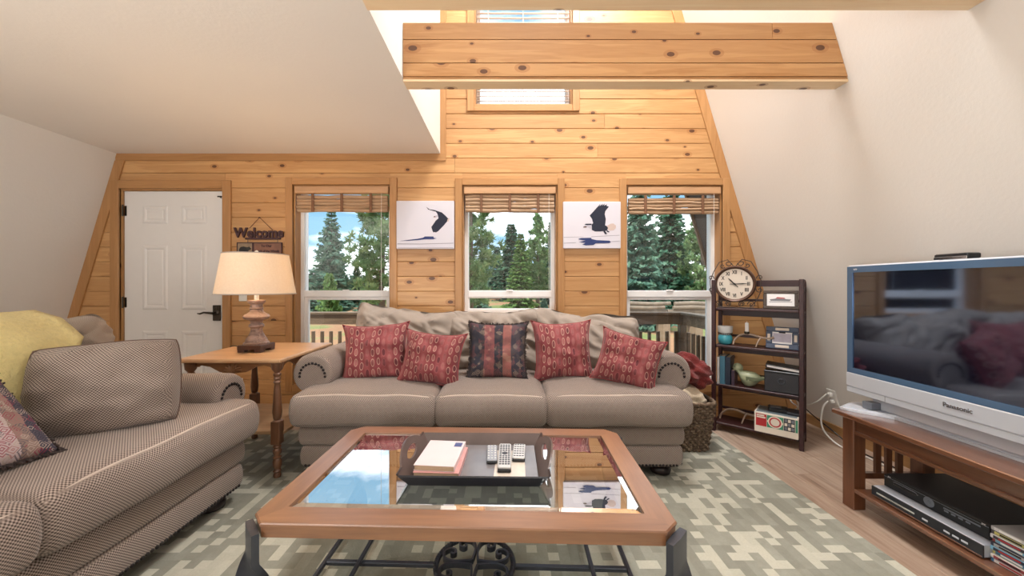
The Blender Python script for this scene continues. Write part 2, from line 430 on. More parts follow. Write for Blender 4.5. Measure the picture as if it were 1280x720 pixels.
    def prism(s, poly, d0, d1, plane='xz', mtx=None):
        """extrude a 2-D outline between two depths; plane xz extrudes along y, yz along x, xy along z"""
        f = {'xz': lambda a, b, d: (a, d, b), 'yz': lambda a, b, d: (d, a, b), 'xy': lambda a, b, d: (a, b, d)}[plane]
        n = len(poly)
        vs = [f(a, b, d0) for a, b in poly] + [f(a, b, d1) for a, b in poly]
        fs = [tuple(reversed(range(n))), tuple(range(n, 2 * n))] + [(i, (i + 1) % n, n + (i + 1) % n, n + i) for i in range(n)]
        return s.add(vs, fs, mtx)
    def mesh(s, name):
        me = bpy.data.meshes.new(name); me.from_pydata(s.v, [], s.f)
        bm = bmesh.new(); bm.from_mesh(me)
        bmesh.ops.recalc_face_normals(bm, faces=bm.faces)
        bm.to_mesh(me); bm.free()
        return me
    def obj(s, name, mat, parent=None, smooth=None, loc=None, rot=None):
        me = s.mesh(name); me.materials.append(mat)
        if smooth is not None:
            me.shade_smooth(); me.set_sharp_from_angle(angle=R(smooth))
        o = bpy.data.objects.new(name, me); C.objects.link(o)
        if parent: o.parent = parent
        if loc: o.location = loc
        if rot: o.rotation_euler = rot
        return o

def raw_obj(name, vs, fs, mat, parent=None, uvs=None, smooth=True):
    me = bpy.data.meshes.new(name); me.from_pydata(vs, [], fs); me.materials.append(mat)
    if uvs is not None:
        l = me.uv_layers.new(name='UVMap')
        for lp in me.loops: l.data[lp.index].uv = uvs[lp.vertex_index]
    if smooth: me.shade_smooth()
    o = bpy.data.objects.new(name, me); C.objects.link(o)
    if parent: o.parent = parent
    return o

def tag(o, label=None, cat=None, group=None, kind=None):
    if label: o['label'] = label
    if cat: o['category'] = cat
    if group: o['group'] = group
    if kind: o['kind'] = kind
    return o
def thing(name, label, cat, loc=(0, 0, 0), rz=0, group=None):
    o = bpy.data.objects.new(name, None); C.objects.link(o); o.empty_display_size = 0.1
    o.location = loc; o.rotation_euler = (0, 0, rz)
    return tag(o, label, cat, group)
def struct(name, loc=(0, 0, 0)):
    o = bpy.data.objects.new(name, None); C.objects.link(o); o.location = loc; o['kind'] = 'structure'; return o
def share(src, name, parent, loc, rot=(0, 0, 0), scale=(1, 1, 1)):
    c = src.copy(); c.name = name; C.objects.link(c); c.parent = parent
    c.location = loc; c.rotation_euler = rot; c.scale = scale; return c
def text_mesh(body, size, depth, mat, parent, name, loc, rot, align='CENTER', bold=0.0, sx=1.0, smooth=None):
    cu = bpy.data.curves.new(name, 'FONT'); cu.body = body; cu.size = size; cu.extrude = depth; cu.offset = bold
    cu.align_x = align; cu.align_y = 'CENTER'; cu.resolution_u = 3
    t = bpy.data.objects.new(name + '_tmp', cu); C.objects.link(t)
    dg = bpy.context.evaluated_depsgraph_get()
    me = bpy.data.meshes.new_from_object(t.evaluated_get(dg))
    bpy.data.objects.remove(t); bpy.data.curves.remove(cu)
    me.name = name; me.materials.clear(); me.materials.append(mat)
    o = bpy.data.objects.new(name, me); C.objects.link(o)
    if parent: o.parent = parent
    o.location = loc; o.rotation_euler = rot; o.scale = (sx, 1, 1)
    return o
def spiral(cx, cy, r0, r1, a0, a1, n=22):
    return [(cx + (r0 + (r1 - r0) * i / n) * math.cos(a0 + (a1 - a0) * i / n), cy + (r0 + (r1 - r0) * i / n) * math.sin(a0 + (a1 - a0) * i / n)) for i in range(n + 1)]
# ------------------------------------------------------------------ room shell
D = 3.286                       # back wall plane
YR = -2.6                       # wall behind the camera
def at(px, py, Y): return Vector(((px - 632) * Y / 460, Y, 1.18 - (py - 357) * Y / 460))
XR = lambda z: 2.62 - 0.293 * z         # right sloping wall
XL = lambda z: -4.15 + 0.30 * z         # left sloping wall
ZC = 2.35                       # low ceiling
XF = -0.58                      # edge of the low ceiling / loft wall
TOP = 5.0

fl = struct('floor')
b = B(); b.box(-4.6, 3.0, YR, 3.45, -0.1, -0.012); b.obj('subfloor', M['floor'], fl)
x = -4.3; k = 0
while x < 2.66:
    x1 = min(x + 0.127, 2.68)
    ys = [YR, YR + 0.5 + rnd.random() * 0.9]
    while ys[-1] < D: ys.append(min(ys[-1] + 1.25, D))
    if ys[-1] - ys[-2] < 0.2: ys.pop(-2)
    for y0, y1 in zip(ys, ys[1:]):
        b = B(); b.box(x + 0.0006, x1 - 0.0006, y0 + 0.0006, y1 - 0.0006, -0.012, 0.0, 0.0012); b.obj('floor_board', M['floor'], fl)
    x = x1

wb = struct('wall_back')
OPEN = {  # x0, x1, z0, z1
    'door': (-3.43, -2.51, 0.0, 2.04),
    'w1': (-1.889, -1.025, 0.30, 2.075),
    'w2': (-0.386, 0.461, 0.915, 2.07),
    'w3': (1.071, 1.926, 0.30, 2.07),
    'w4': (-0.279, 0.593, 2.787, 4.05)}
WT = 0.16                       # wall thickness
xs = sorted({-4.5, 2.95, *[o[i] for o in OPEN.values() for i in (0, 1)]})
core = B()
for x0, x1 in zip(xs, xs[1:]):
    xm = (x0 + x1) / 2
    holes = sorted((o[2], o[3]) for o in OPEN.values() if o[0] < xm < o[1])
    z = -0.4
    for h0, h1 in holes:
        if h0 > z: core.box(x0, x1, D, D + WT, z, h0)
        z = h1
    core.box(x0, x1, D, D + WT, z, TOP + 0.1)
core.obj('wall_core', M['trim_x'], wb)

def plank(x0b, x1b, x0t, x1t, z0, z1):
    c = 0.0045; vs = []
    fz = lambda z: (z - z0) / (z1 - z0)
    for y, i in ((D - 0.001, 0), (D - 0.010, 0), (D - 0.015, c)):
        for z in (z0 + i, z1 - i):
            t = fz(z); vs += [(x0b + (x0t - x0b) * t, y, z), (x1b + (x1t - x1b) * t, y, z)]
    q = lambda r: [r * 4, r * 4 + 1, r * 4 + 3, r * 4 + 2]
    fs = []
    for r in (0, 1):
        a, b2 = q(r), q(r + 1)
        for i in range(4): fs.append((a[i], a[(i + 1) % 4], b2[(i + 1) % 4], b2[i]))
    fs.append(tuple(q(2)))
    b = B(); b.add(vs, fs); b.obj('plank', M['plank'], wb)
H = 0.1315
bounds = [2.444 - H * i for i in range(19)]
bounds = [2.444 + H * i for i in range(13, 0, -1)] + bounds
bounds = sorted(max(0, z) for z in bounds)
pr = random.Random(3)
for z0, z1 in zip(bounds, bounds[1:]):
    if z1 - z0 < 0.02 or z0 > 3.95: continue
    hi = (z0 + z1) / 2 > ZC
    cuts = sorted((o[0], o[1], o[2], o[3]) for o in OPEN.values() if o[2] < z1 - 1e-4 and o[3] > z0 + 1e-4)
    L = ((XF, XF) if hi else (XL(z0), XL(z1))); Rr = (XR(z0), XR(z1))
    spans = []; cur = L
    for o in cuts:
        spans.append((cur[0], o[0], cur[1], o[0], z0, z1)); cur = (o[1], o[1])
        if o[3] < z1 - 0.012: spans.append((o[0], o[1], o[0], o[1], o[3], z1))
        if o[2] > z0 + 0.012: spans.append((o[0], o[1], o[0], o[1], z0, o[2]))
    spans.append((cur[0], Rr[0], cur[1], Rr[1], z0, z1))
    for (a, b_, c_, d_, p, q) in spans:
        if b_ - a < 0.02: continue
        if b_ - a > 1.3 and pr.random() < 0.7:
            m = a + (b_ - a) * (0.3 + 0.4 * pr.random())
            plank(a, m - 0.001, c_, m - 0.001, p + 0.0008, q - 0.0008); plank(m + 0.001, b_, m + 0.001, d_, p + 0.0008, q - 0.0008)
        else: plank(a, b_, c_, d_, p + 0.0008, q - 0.0008)

def slab(name, quad_xz, y0, y1, m):
    b = B(); b.prism(quad_xz, y0, y1); o = b.obj(name, m); o['kind'] = 'structure'; return o
slab('wall_right', [(XR(-0.1), -0.1), (XR(TOP + .1), TOP + .1), (XR(TOP + .1) + .18, TOP + .1), (XR(-0.1) + .18, -0.1)], YR, D + WT, M['wall'])
slab('wall_left', [(XL(-0.1), -0.1), (XL(ZC + .15), ZC + .15), (XL(ZC + .15) - .18, ZC + .15), (XL(-0.1) - .18, -0.1)], YR, D + WT, M['wall'])
slab('ceiling', [(XL(ZC) - 0.1, ZC), (XF - 0.001, ZC), (XF - 0.001, ZC + 0.12), (XL(ZC) - 0.1, ZC + 0.12)], YR, D, M['ceil'])
slab('wall_loft', [(XF, ZC + 0.0005), (XF, TOP), (XF - 0.1, TOP), (XF - 0.1, ZC + 0.12), (XF - 0.001, ZC + 0.12)], YR, D, M['wall'])
slab('ceiling_loft', [(XF - 0.1, TOP), (XR(TOP) + 0.15, TOP), (XR(TOP) + 0.15, TOP + 0.1), (XF - 0.1, TOP + 0.1)], YR, D, M['ceil'])
b = B(); b.box(-4.6, 3.0, YR - 0.12, YR, -0.1, TOP + 0.1); o = b.obj('wall_rear', M['wall']); o['kind'] = 'structure'

# trims on the back wall
TF = D - 0.028
def trim(name, boxes, m):
    r = B()
    for q in boxes: r.box(*q)
    o = r.obj(name, m); o['kind'] = 'structure'; return o
trim('trim_1', [(XL(ZC) - 0.01, XF + 0.05, TF, D - 0.001, ZC - 0.062, ZC - 0.0005)], M['trim_x'])
trim('trim_2', [(XF + 0.0005, XF + 0.05, TF, D - 0.001, ZC - 0.0005, TOP)], M['trim_z'])
def slant(name, fx, z0, z1, w, m, side):
    s = slab(name, [(fx(z0), z0), (fx(z1), z1), (fx(z1) + side * w, z1), (fx(z0) + side * w, z0)], TF, D - 0.001, m)
slant('trim_3', lambda z: XR(z) - 0.001, 0.0, TOP, 0.085, M['trim_z'], -1)
slant('trim_4', lambda z: XL(z) + 0.001, 0.0, ZC - 0.062, 0.085, M['trim_z'], 1)
trim('baseboard_back', [(-4.1, -3.52, TF, D - .001, 0, .085), (-2.42, 2.5, TF, D - .001, 0, .085)], M['trim_x'])
slab('baseboard_right', [(XR(0) - .002, 0), (XR(.085) - .002, .085), (XR(.085) - .018, .085), (XR(0) - .018, 0)], YR, TF - .001, M['trim_y'])

# windows
def casing(p, x0, x1, z0, z1, w=0.062):
    y0 = TF - .005
    for q, m in (((x0 - w, x0, y0, D - .001, z0 - w, z1 + w), 'trim_z'), ((x1, x1 + w, y0, D - .001, z0 - w, z1 + w), 'trim_z'),
                 ((x0, x1, y0, D - .001, z1, z1 + w), 'trim_x'), ((x0, x1, y0, D - .001, z0 - w, z0), 'trim_x')):
        r = B(); r.box(*q, 0.004); r.obj('casing', M[m], p)
    for q in ((x0, x0 + .012, D, D + .10, z0 + .012, z1 - .012), (x1 - .012, x1, D, D + .10, z0 + .012, z1 - .012), (x0, x1, D, D + .10, z1 - .012, z1), (x0, x1, D, D + .10, z0, z0 + .012)):
        r = B(); r.box(*q); r.obj('jamb', M['trim_z'], p)
def frame4(r, x0, x1, z0, z1, y0, y1, w):
    r.box(x0, x0 + w, y0, y1, z0, z1); r.box(x1 - w, x1, y0, y1, z0, z1)
    r.box(x0 + w, x1 - w, y0, y1, z1 - w, z1); r.box(x0 + w, x1 - w, y0, y1, z0, z0 + w)
def window(n, key, rail):
    x0, x1, z0, z1 = OPEN[key]
    p = struct(f'window_{n}')
    casing(p, x0, x1, z0, z1)
    a, c, d, e = x0 + .012, x1 - .012, z0 + .012, z1 - .012
    r = B(); frame4(r, a, c, d, e, D + .085, D + WT, .032); r.obj('vinyl_frame', M['vinyl'], p)
    if rail:
        r = B(); r.box(a + .03, c - .03, D + .078, D + .14, rail - .03, rail + .03, .004); r.obj('meeting_rail', M['vinyl'], p)
        r = B(); frame4(r, a + .03, c - .03, d + .03, rail - .028, D + .095, D + .135, .012 if z0 > .6 else .028); r.obj('lower_sash', M['vinyl'], p)
        r = B(); r.box(-.03, .03, -.012, .0, -.008, .008, .003); o = r.obj('sash_lock', M['vinyl'], p); o.location = ((x0 + x1) / 2, D + .079, rail + .03)
        for zz0, zz1 in ((d + .035, rail - .035), (rail + .03, e - .03)):
            r = B(); r.box(a + .03, c - .03, D + .113, D + .117, zz0, zz1); r.obj('pane', M['pane'], p)
    else:
        r = B(); r.box(a + .03, c - .03, D + .113, D + .117, d + .03, e - .03); r.obj('pane', M['pane'], p)
    return p
window(1, 'w1', 1.105); window(2, 'w2', 1.105); window(3, 'w3', 1.105); window(4, 'w4', None)

def roman(key, label, gap, bottom, seed):
    x0, x1, z0, z1 = OPEN[key]; g = random.Random(seed)
    t = thing('roman_shade', label, 'window blind', ((x0 + x1) / 2, D + 0.02, z1 - 0.012), 0, 'bamboo shades over the three lower windows')
    h = (x1 - x0) / 2 - .016
    r = B(); r.box(-h - .0, h, -.045, .02, -.062, -.002, .004); r.obj('valance', M['valance'], t)
    n = 5; zt = -.062 - gap; hh = (zt - bottom) / n
    for i in range(n):
        r = B(); zc = zt - hh * (i + .5); m = 9; pts = []
        depth = .016 + .007 * (i % 2) + g.random() * .004
        for j in range(m + 1): pts.append((-h + .012 + (2 * h - .024) * j / m, -.01 + .003 * g.uniform(-1, 1), zc + .004 * g.uniform(-1, 1)))
        r.ring_tube(pts, hh * .56, 8, up=(0, 1, 0), flat=depth / (hh * .56)); r.obj('shade_fold', M['bamboo'], t, 60)
    for xx in (-h * .62, 0, h * .62):
        r = B(); r.box(xx - .012, xx + .012, -.037, -.033, bottom - .002, zt + .02); r.obj('tape', M['cordtape'], t)
    r = B(); r.ring_tube([(h - .06, -.04, -.06), (h - .062, -.045, -.5), (h - .06, -.04, -1.0)], .0016, 5); r.obj('pull_cord', M['plate'], t)
M['cordtape'] = plain('brown_shade_tape', (120, 84, 60), 0.8)
roman('w1', 'bamboo roman shade raised at the left window, nearest the white door', .014, -.225, 1)
roman('w2', 'bamboo roman shade raised at the middle window between the two bird prints', .004, -.222, 2)
roman('w3', 'bamboo roman shade raised at the right window above the shelf clock', .034, -.238, 3)
x0, x1, z0, z1 = OPEN['w4']
vb = thing('slat_blind', 'white horizontal slat blind in the high window behind the beam', 'window blind', ((x0 + x1) / 2, D + .045, z0 + .012))
h = (x1 - x0) / 2 - .02
r = B(); r.box(-h, h, -.02, .02, .002, .02, .004); r.obj('bottom_rail', M['slat'], vb)
r = B(); r.add([(-h, -.021, -.007), (h, -.021, -.007), (h, .021, .007), (-h, .021, .007), (-h, -.021, -.0045), (h, -.021, -.0045), (h, .021, .0095), (-h, .021, .0095)],
               [(3, 2, 1, 0), (4, 5, 6, 7), (0, 1, 5, 4), (1, 2, 6, 5), (2, 3, 7, 6), (3, 0, 4, 7)])
s0 = r.obj('slat', M['slat'], vb, None, (0, 0, .05))
for i in range(1, 27): share(s0, 'slat', vb, (0, 0, .05 + .044 * i))
r = B(); r.box(-h, h, -.03, .03, 1.205, 1.25, .004); r.obj('head_rail', M['slat'], vb)
for xx in (-h * .75, 0, h * .75):
    r = B(); r.box(xx - .0012, xx + .0012, -.024, -.022, .01, 1.2); r.obj('ladder_cord', M['plate'], vb)

# door
dr = struct('door_1')
x0, x1, z0, z1 = OPEN['door']
for q, m in (((x0 - .075, x0, TF - .004, D - .001, 0, z1 + .075), 'trim_z'), ((x1, x1 + .075, TF - .004, D - .001, 0, z1 + .075), 'trim_z'), ((x0, x1, TF - .004, D - .001, z1, z1 + .075), 'trim_x')):
    r = B(); r.box(*q, .004); r.obj('casing', M[m], dr)
for q in ((x0, x0 + .012, D - .001, D + WT, 0, z1), (x1 - .012, x1, D - .001, D + WT, 0, z1), (x0 + .012, x1 - .012, D - .001, D + WT, z1 - .012, z1)):
    r = B(); r.box(*q); r.obj('jamb', M['trim_z'], dr)
YD = D + .012
r = B(); r.box(x0 + .016, x1 - .014, YD, YD + .044, .008, z1 - .016); leaf = r.obj('door_leaf', M['doorpaint'], dr)
for cx in (-3.25, -2.902):
    for (pz0, pz1) in ((1.735, 1.895), (.965, 1.54), (.18, .775)):
        cw = .225
        r = B()
        vs = []; fs = []
        for ins, y in ((0, 0), (.012, -.007), (.024, -.007), (.04, .0), (.05, -.004)):
            a, c, d, e = cx - .0 + ins, cx + cw - ins, pz0 + ins, pz1 - ins
            vs += [(a, YD + y - .0005, d), (c, YD + y - .0005, d), (c, YD + y - .0005, e), (a, YD + y - .0005, e)]
        for q in range(4):
            for i in range(4): fs.append((q * 4 + i, q * 4 + (i + 1) % 4, q * 4 + 4 + (i + 1) % 4, q * 4 + 4 + i))
        fs.append((16, 17, 18, 19)); r.add(vs, fs); r.obj('door_panel', M['doorpaint'], dr)
for z in (1.85, 1.03, .25):
    r = B(); r.ring_tube([(x0 + .014, D - .004, z - .05), (x0 + .014, D - .004, z + .05)], .007, 8); r.box(x0 + .016, x0 + .035, YD - .002, YD + .001, z - .045, z + .045); r.obj('hinge', M['bronze'], dr)
r = B(); r.box(-.036, .036, -.010, 0, -.07, .07, .006); r.lathe([(.026, 0), (.026, .006), (.012, .012), (.011, .045)], 14, Matrix.Translation((0, -.008, .0)) @ Matrix.Rotation(R(90), 4, 'X'))
r.lathe([(.014, 0), (.012, .008), (.004, .012)], 12, Matrix.Translation((0, -.008, .045)) @ Matrix.Rotation(R(90), 4, 'X'))
hd = r.obj('door_handle', M['bronze'], dr, 40); hd.location = (-2.585, YD, .935)
r = B(); r.ring_tube([(0, -.05, 0), (-.03, -.055, .004), (-.075, -.055, .008), (-.11, -.054, -.004), (-.135, -.05, -.002)], [.011, .010, .008, .008, .005], 8); r.obj('lever', M['bronze'], hd, 60)
r = B(); r.box(-.02, .02, -.008, 0, -.004, .008, .002); r.ring_tube([(.0, -.01, .0), (.02, -.012, -.012)], .004, 6); o = r.obj('door_catch', M['bronze'], dr); o.location = (-2.56, YD, 1.975)

def cover(name, kind, px, py, ht=.12):
    p = at(px, py, D - .015)
    t = thing(name, kind, 'wall plate', (p.x, D - .0155, p.z))
    r = B(); r.box(-.036, .036, -.006, 0, -ht / 2, ht / 2, .003); r.obj('cover_plate', M['plate'], t)
    return t
t = cover('light_switch', 'white switch plate on the pine wall half behind the lampshade', 304, 368)
for xx in (-.012, .012):
    r = B(); r.box(xx - .006, xx + .006, -.016, -.005, -.012, .012, .002); r.obj('toggle', M['plate'], t)
t = cover('wall_socket', 'white socket plate low on the pine wall under the side table', 299, 481)
for zz in (-.028, .028):
    r = B(); r.box(-.017, .017, -.010, -.005, zz - .015, zz + .015, .003); r.obj('receptacle', M['plate'], t)

# box beams across the opening
def beam(y0, seed):
    p = struct('ceiling_beam'); z0, z1 = 2.332, 2.66; y1 = y0 + .085; g = random.Random(seed)
    def board(za, zb, ya, yb, x0, m, c=.003, x1=None):
        r = B(); xa, xb = (XR(za) - .002, XR(zb) - .002) if x1 is None else (x1, x1)
        r.prism([(x0, za), (xa, za), (xb, zb), (x0, zb)], ya, yb); r.obj('beam_board', M[m], p)
    xl = XF + .002
    for face in (0, 1):
        ya, yb = (y0, y0 + .018) if face == 0 else (y1 - .018, y1)
        yf = (y0 - .004) if face == 0 else y1 + .004
        for (za, zb) in ((2.359, 2.431), (2.436, 2.563)):
            board(za, zb, min(ya, yf), max(yb, yf) if face else yb, xl, 'plank')
        m = xl + 2.08
        board(2.568, z1, min(ya, yf), max(yb, yf) if face else yb, xl, 'plank', x1=m - .001)
        board(2.568, z1, min(ya, yf), max(yb, yf) if face else yb, m + .001, 'plank')
        board(2.345, 2.356, ya, yb, xl, 'trim_x')
    board(z0, 2.344, y0 + .0, y1, xl, 'beamunder_lit')
    board(2.36, 2.65, y0 + .019, y1 - .019, xl, 'trim_x')
M['beamunder_lit'] = pine('pine_beam_bounce_lit', 0, (250, 226, 188), (240, 206, 160))  # paler than the planks: bounced light painted into the underside colour
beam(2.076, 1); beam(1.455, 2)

# socket on the sloping wall with plugs and cords
sp_ = Vector((XR(.32) - .001, 2.836, .32))
t = thing('wall_socket', 'white socket plate with two plugs on the cream sloping wall', 'wall plate', sp_); t.rotation_euler = (0, -math.atan(.293), 0)
r = B(); r.box(-.007, 0, -.038, .038, -.062, .062, .003); r.obj('cover_plate', M['plate'], t)
for zz in (-.026, .026):
    r = B(); r.box(-.035, -.006, -.016, .016, zz - .016, zz + .016, .006); r.obj('plug', M['plate'], t)
def cord(name, label, pts, rad, m, cat='cord'):
    q = [Vector(p) for p in pts]; out = []
    for i in range(len(q) - 1):
        p0, p1, p2, p3 = q[max(i - 1, 0)], q[i], q[i + 1], q[min(i + 2, len(q) - 1)]
        for k in range(8):
            s = k / 8
            out.append(.5 * ((2 * p1) + (-p0 + p2) * s + (2 * p0 - 5 * p1 + 4 * p2 - p3) * s * s + (-p0 + 3 * p1 - 3 * p2 + p3) * s ** 3))
    out.append(q[-1]); r = B(); r.ring_tube(out, rad, 6); o = r.obj(name, M[m], None, 60); tag(o, label, cat); return o
cord('power_cord', 'white cord hanging from the socket to the floor behind the media stand', [(2.48, 2.83, .29), (2.43, 2.82, .24), (2.41, 2.80, .10), (2.44, 2.70, .012), (2.47, 2.5, .007), (2.46, 2.2, .007), (2.43, 1.9, .007), (2.40, 1.6, .007)], .006, 'plate')
cord('power_cord', 'white cord looping from the socket to behind the tall shelf', [(2.485, 2.85, .34), (2.43, 2.88, .27), (2.41, 2.97, .22), (2.42, 3.05, .25), (2.43, 3.12, .33), (2.43, 3.16, .28), (2.42, 3.12, .2), (2.43, 3.06, .17), (2.44, 3.12, .12)], .006, 'plate')
cord('power_cord', 'dark grey cord running from behind the shelf down to the floor', [(2.40, 3.06, .26), (2.43, 2.95, .17), (2.47, 2.80, .09), (2.50, 2.62, .012), (2.51, 2.4, .006), (2.50, 2.1, .006), (2.48, 1.8, .006)], .005, 'black')

# area rug
r = B(); r.box(-2.95, 1.66, -.6, 2.98, 0.0, .012, .004); o = r.obj('area_rug', M['rug']); tag(o, 'large sage and beige block patterned rug under the seating', 'rug')
# ------------------------------------------------------------------ upholstery
RUGZ = 0.012
def wav(p, f, a, seed=0): return a * noise.noise(Vector((p[0] * f + seed * 3.1, p[1] * f + seed * 1.7, p[2] * f)))
def seat_cushion(root, x0, x1, y0, y1, z0, z1, seed, crown=.03):
    def de(u, v, w, q):
        k = crown * (1 - abs(u) ** 3) * (1 - abs(v) ** 4)
        if w > 0: q.z += k * w
        if v < 0: q.y -= .03 * (1 - w * w) * (-v) * (1 - .3 * abs(u) ** 4)
        q.x += .012 * u * (1 - w * w)
        q.z += wav(q, 5, .008, seed)
        return q
    b = B(); b.rbox(x0, x1, y0, y1, z0, z1, .042, 4, (14, 14, 3), de)
    o = b.obj('seat_cushion', M['sofa'], root, 80)
    pts = []
    for i in range(31):
        u = -1 + 2 * i / 30; x = (x0 + x1) / 2 + u * ((x1 - x0) / 2 - .008)
        ex = max(0, abs(u) - .93) / .07
        pts.append((x, y0 + .008 + .02 * ex * ex, z1 - .021 + .012 * (1 - abs(u) ** 3) + wav((x - (x0 + x1) / 2, -(y1 - y0) / 2, (z1 - z0) / 2), 5, .008, seed) * .7))
    b = B(); b.ring_tube(pts, .0065, 6); b.obj('piping', M['pipe'], o, 60)
    return o
def back_cushion(root, cx, w, h, t, loc, tilt, roll, seed, mat='sofa_back'):
    gg = random.Random(seed * 13 + 5); lines = []
    for _ in range(7):
        px_ = gg.uniform(-.85, .85); an = gg.uniform(-1.0, 1.0); lines.append((px_, gg.uniform(.35, 1), math.sin(an), -math.cos(an), gg.uniform(.016, .034), gg.uniform(.05, .09)))
    def crease(u, w_):
        s_ = 0
        for (px_, pz, dx, dz, am, wd_) in lines:
            al = (u - px_) * dx + (w_ - pz) * dz
            if -.15 < al < 1.1: d_ = (u - px_) * dz - (w_ - pz) * dx; s_ += am * math.exp(-(d_ / wd_) ** 2) * max(0, 1 - abs(al - .35) / .8)
        return s_
    def de(u, v, ww, q):
        e = (1 - abs(u) ** 2.6) * (1 - abs(ww) ** 2.6)
        q.y *= .45 + .75 * max(0, e) ** .6
        q.x *= 1 + .06 * (abs(ww) ** 3) - .02 * (1 - ww * ww)
        q.z += .042 * (abs(u) ** 3) * (1 if ww > 0 else -1) * abs(ww) + .02 * noise.noise(Vector((u * 1.7 + seed * 5, ww, seed)))
        q.y += wav((u, v, ww), 2.2, .035, seed) + .012 * math.sin(7 * (u + .6 * ww) + seed * 2) * max(0, 1 - e) + .042 * abs(noise.noise(Vector((u * 4 + ww * 3.2, ww * 2.0 - u, seed * 4.0)))) * (1 if v < 0 else -1)
        if v < .2: q.y += crease(u, ww)
        if ww > .6: q.z -= .6 * crease(u, ww)
        return q
    b = B(); b.rbox(-w / 2, w / 2, -t / 2, t / 2, -h / 2, h / 2, t * .42, 5, (40, 3, 30), de)
    o = b.obj('back_cushion', M[mat], root, 80)
    o.location = loc; o.rotation_euler = (tilt, roll, 0); return o
def arm(root, side, xo, y0, y1, ztop, zlow, rr):
    """rolled arm: side -1 left / +1 right, xo outer edge of the roll"""
    cx = side * (abs(xo) - rr); cz = ztop - rr; n = 22
    out = []
    for i in range(n + 1):
        a = R(-60) + (R(215) - R(-60)) * i / n
        out.append((cx + side * rr * math.cos(a), cz + rr * math.sin(a)))
    xin = cx - side * rr * .82
    poly = out + [(xin, zlow), (cx + side * rr * .45, zlow)]
    vs = []; fs = []; m = len(poly); cxm, czm = cx - side * rr * .1, cz - .05
    def ring(y, s):
        for (a, c) in poly: vs.append((cxm + (a - cxm) * s, y, czm + (c - czm) * s if c > zlow + .01 else c))
    rings = [(y0 + .022, .0), (y0 + .004, .55), (y0, .86), (y0 + .006, .95), (y0 + .025, 1.0)]
    ny = 10
    for i in range(1, ny + 1): rings.append((y0 + .025 + (y1 - y0 - .03) * i / ny, 1.0 + .012 * math.sin(i * 1.9)))
    rings.append((y1, .93))
    for y, s in rings: ring(y, s)
    for r_ in range(len(rings) - 1):
        for i in range(m): fs.append((r_ * m + i, r_ * m + (i + 1) % m, (r_ + 1) * m + (i + 1) % m, (r_ + 1) * m + i))
    fs.append(tuple((len(rings) - 1) * m + i for i in range(m)))
    b = B(); b.add(vs, fs); o = b.obj('arm', M['sofa'], root, 50)
    b = B()
    for i in range(13):
        a = R(-2) + R(184) * i / 12
        b.lathe([(.0085, 0), (.0075, .004), (.003, .007)], 8, Matrix.Translation((cx + side * rr * .62 * math.cos(a), y0 + .001, cz - .012 + rr * .62 * math.sin(a))) @ Matrix.Rotation(R(90), 4, 'X'))
    n_ = b.obj('nailheads', M['nail'], o, 60); n_['kind'] = 'stuff'
    return o
def sofa(name, label, loc, rz, hw, bounds, backs, depth, zs=(.335, .535), arm_y=(.16, 1.02), arm_top=.742, arm_rr=.128, arm_out=.062, seed=0):
    t = thing(name, label, 'sofa', (loc[0], loc[1], RUGZ), rz)
    bw = hw - .03
    for (z0, z1, ins) in ((.205, .335, 0), (.075, .21, .006)):
        def de(u, v, w, q):
            if abs(u) > .6: q.x -= math.copysign(.012 * w * w, u)
            if v < 0: q.y += .010 * w * w
            return q
        b = B(); b.rbox(-bw + ins, bw - ins, .05 + ins, depth - .02, z0, z1, .026, 3, (16, 10, 3), de); b.obj('base_band', M['sofa'], t, 80)
    b = B()
    k = int(bw * 2 / .021)
    for i in range(k):
        x = -bw + .05 + (2 * bw - .1) * i / (k - 1)
        b.lathe([(.0085, 0), (.0075, .004), (.003, .007)], 6, Matrix.Translation((x, .061, .092)) @ Matrix.Rotation(R(90), 4, 'X'))
    for sx in (-1, 1):
        for i in range(40):
            b.lathe([(.0085, 0), (.0075, .004), (.003, .007)], 6, Matrix.Translation((sx * (bw - .012), .09 + .022 * i, .092)) @ Matrix.Rotation(R(90) * sx, 4, 'Y'))
    o = b.obj('nailhead_trim', M['nail'], t, 60); o['kind'] = 'stuff'
    b = B(); b.box(-bw + .06, bw - .06, .09, depth - .06, .068, .082); b.obj('base_underside', M['foot'], t)
    for sx in (-1, 1):
        for y in (.16, depth - .14):
            b = B(); b.lathe([(.035, .0), (.058, .012), (.064, .034), (.056, .054), (.042, .062), (.046, .078)], 20, Matrix.Translation((sx * (bw - .11), y, 0))); b.obj('foot', M['foot'], t, 50)
    b = B(); b.rbox(-hw + .14, hw - .14, depth - .24, depth, .2, .86, .07, 3, (10, 3, 6)); b.obj('back_frame', M['sofa'], t, 80)
    for sx in (-1, 1): arm(t, sx, sx * (hw + arm_out), arm_y[0], arm_y[1], arm_top, .30, arm_rr)
    for i, (x0, x1) in enumerate(bounds): seat_cushion(t, x0 + .003, x1 - .003, 0, depth - .30, zs[0], zs[1], seed + i)
    for i, q in enumerate(backs): back_cushion(t, *q, seed + 10 + i)
    return t
# the long sofa under the windows
SX, SY = -.085, 2.14
sofa('three_seat_sofa', 'long taupe three seat sofa with rolled arms under the three windows', (SX, SY), 0, 1.19,
     [(-1.175, -.325), (-.325, .325), (.325, 1.175)],
     [(0, .80, .50, .24, (-.70, .70, .735), R(-17), R(6)), (0, .72, .47, .24, (.005, .70, .735), R(-17), R(-1)), (0, .84, .47, .25, (.70, .70, .715), R(-17), R(5))], 1.04)
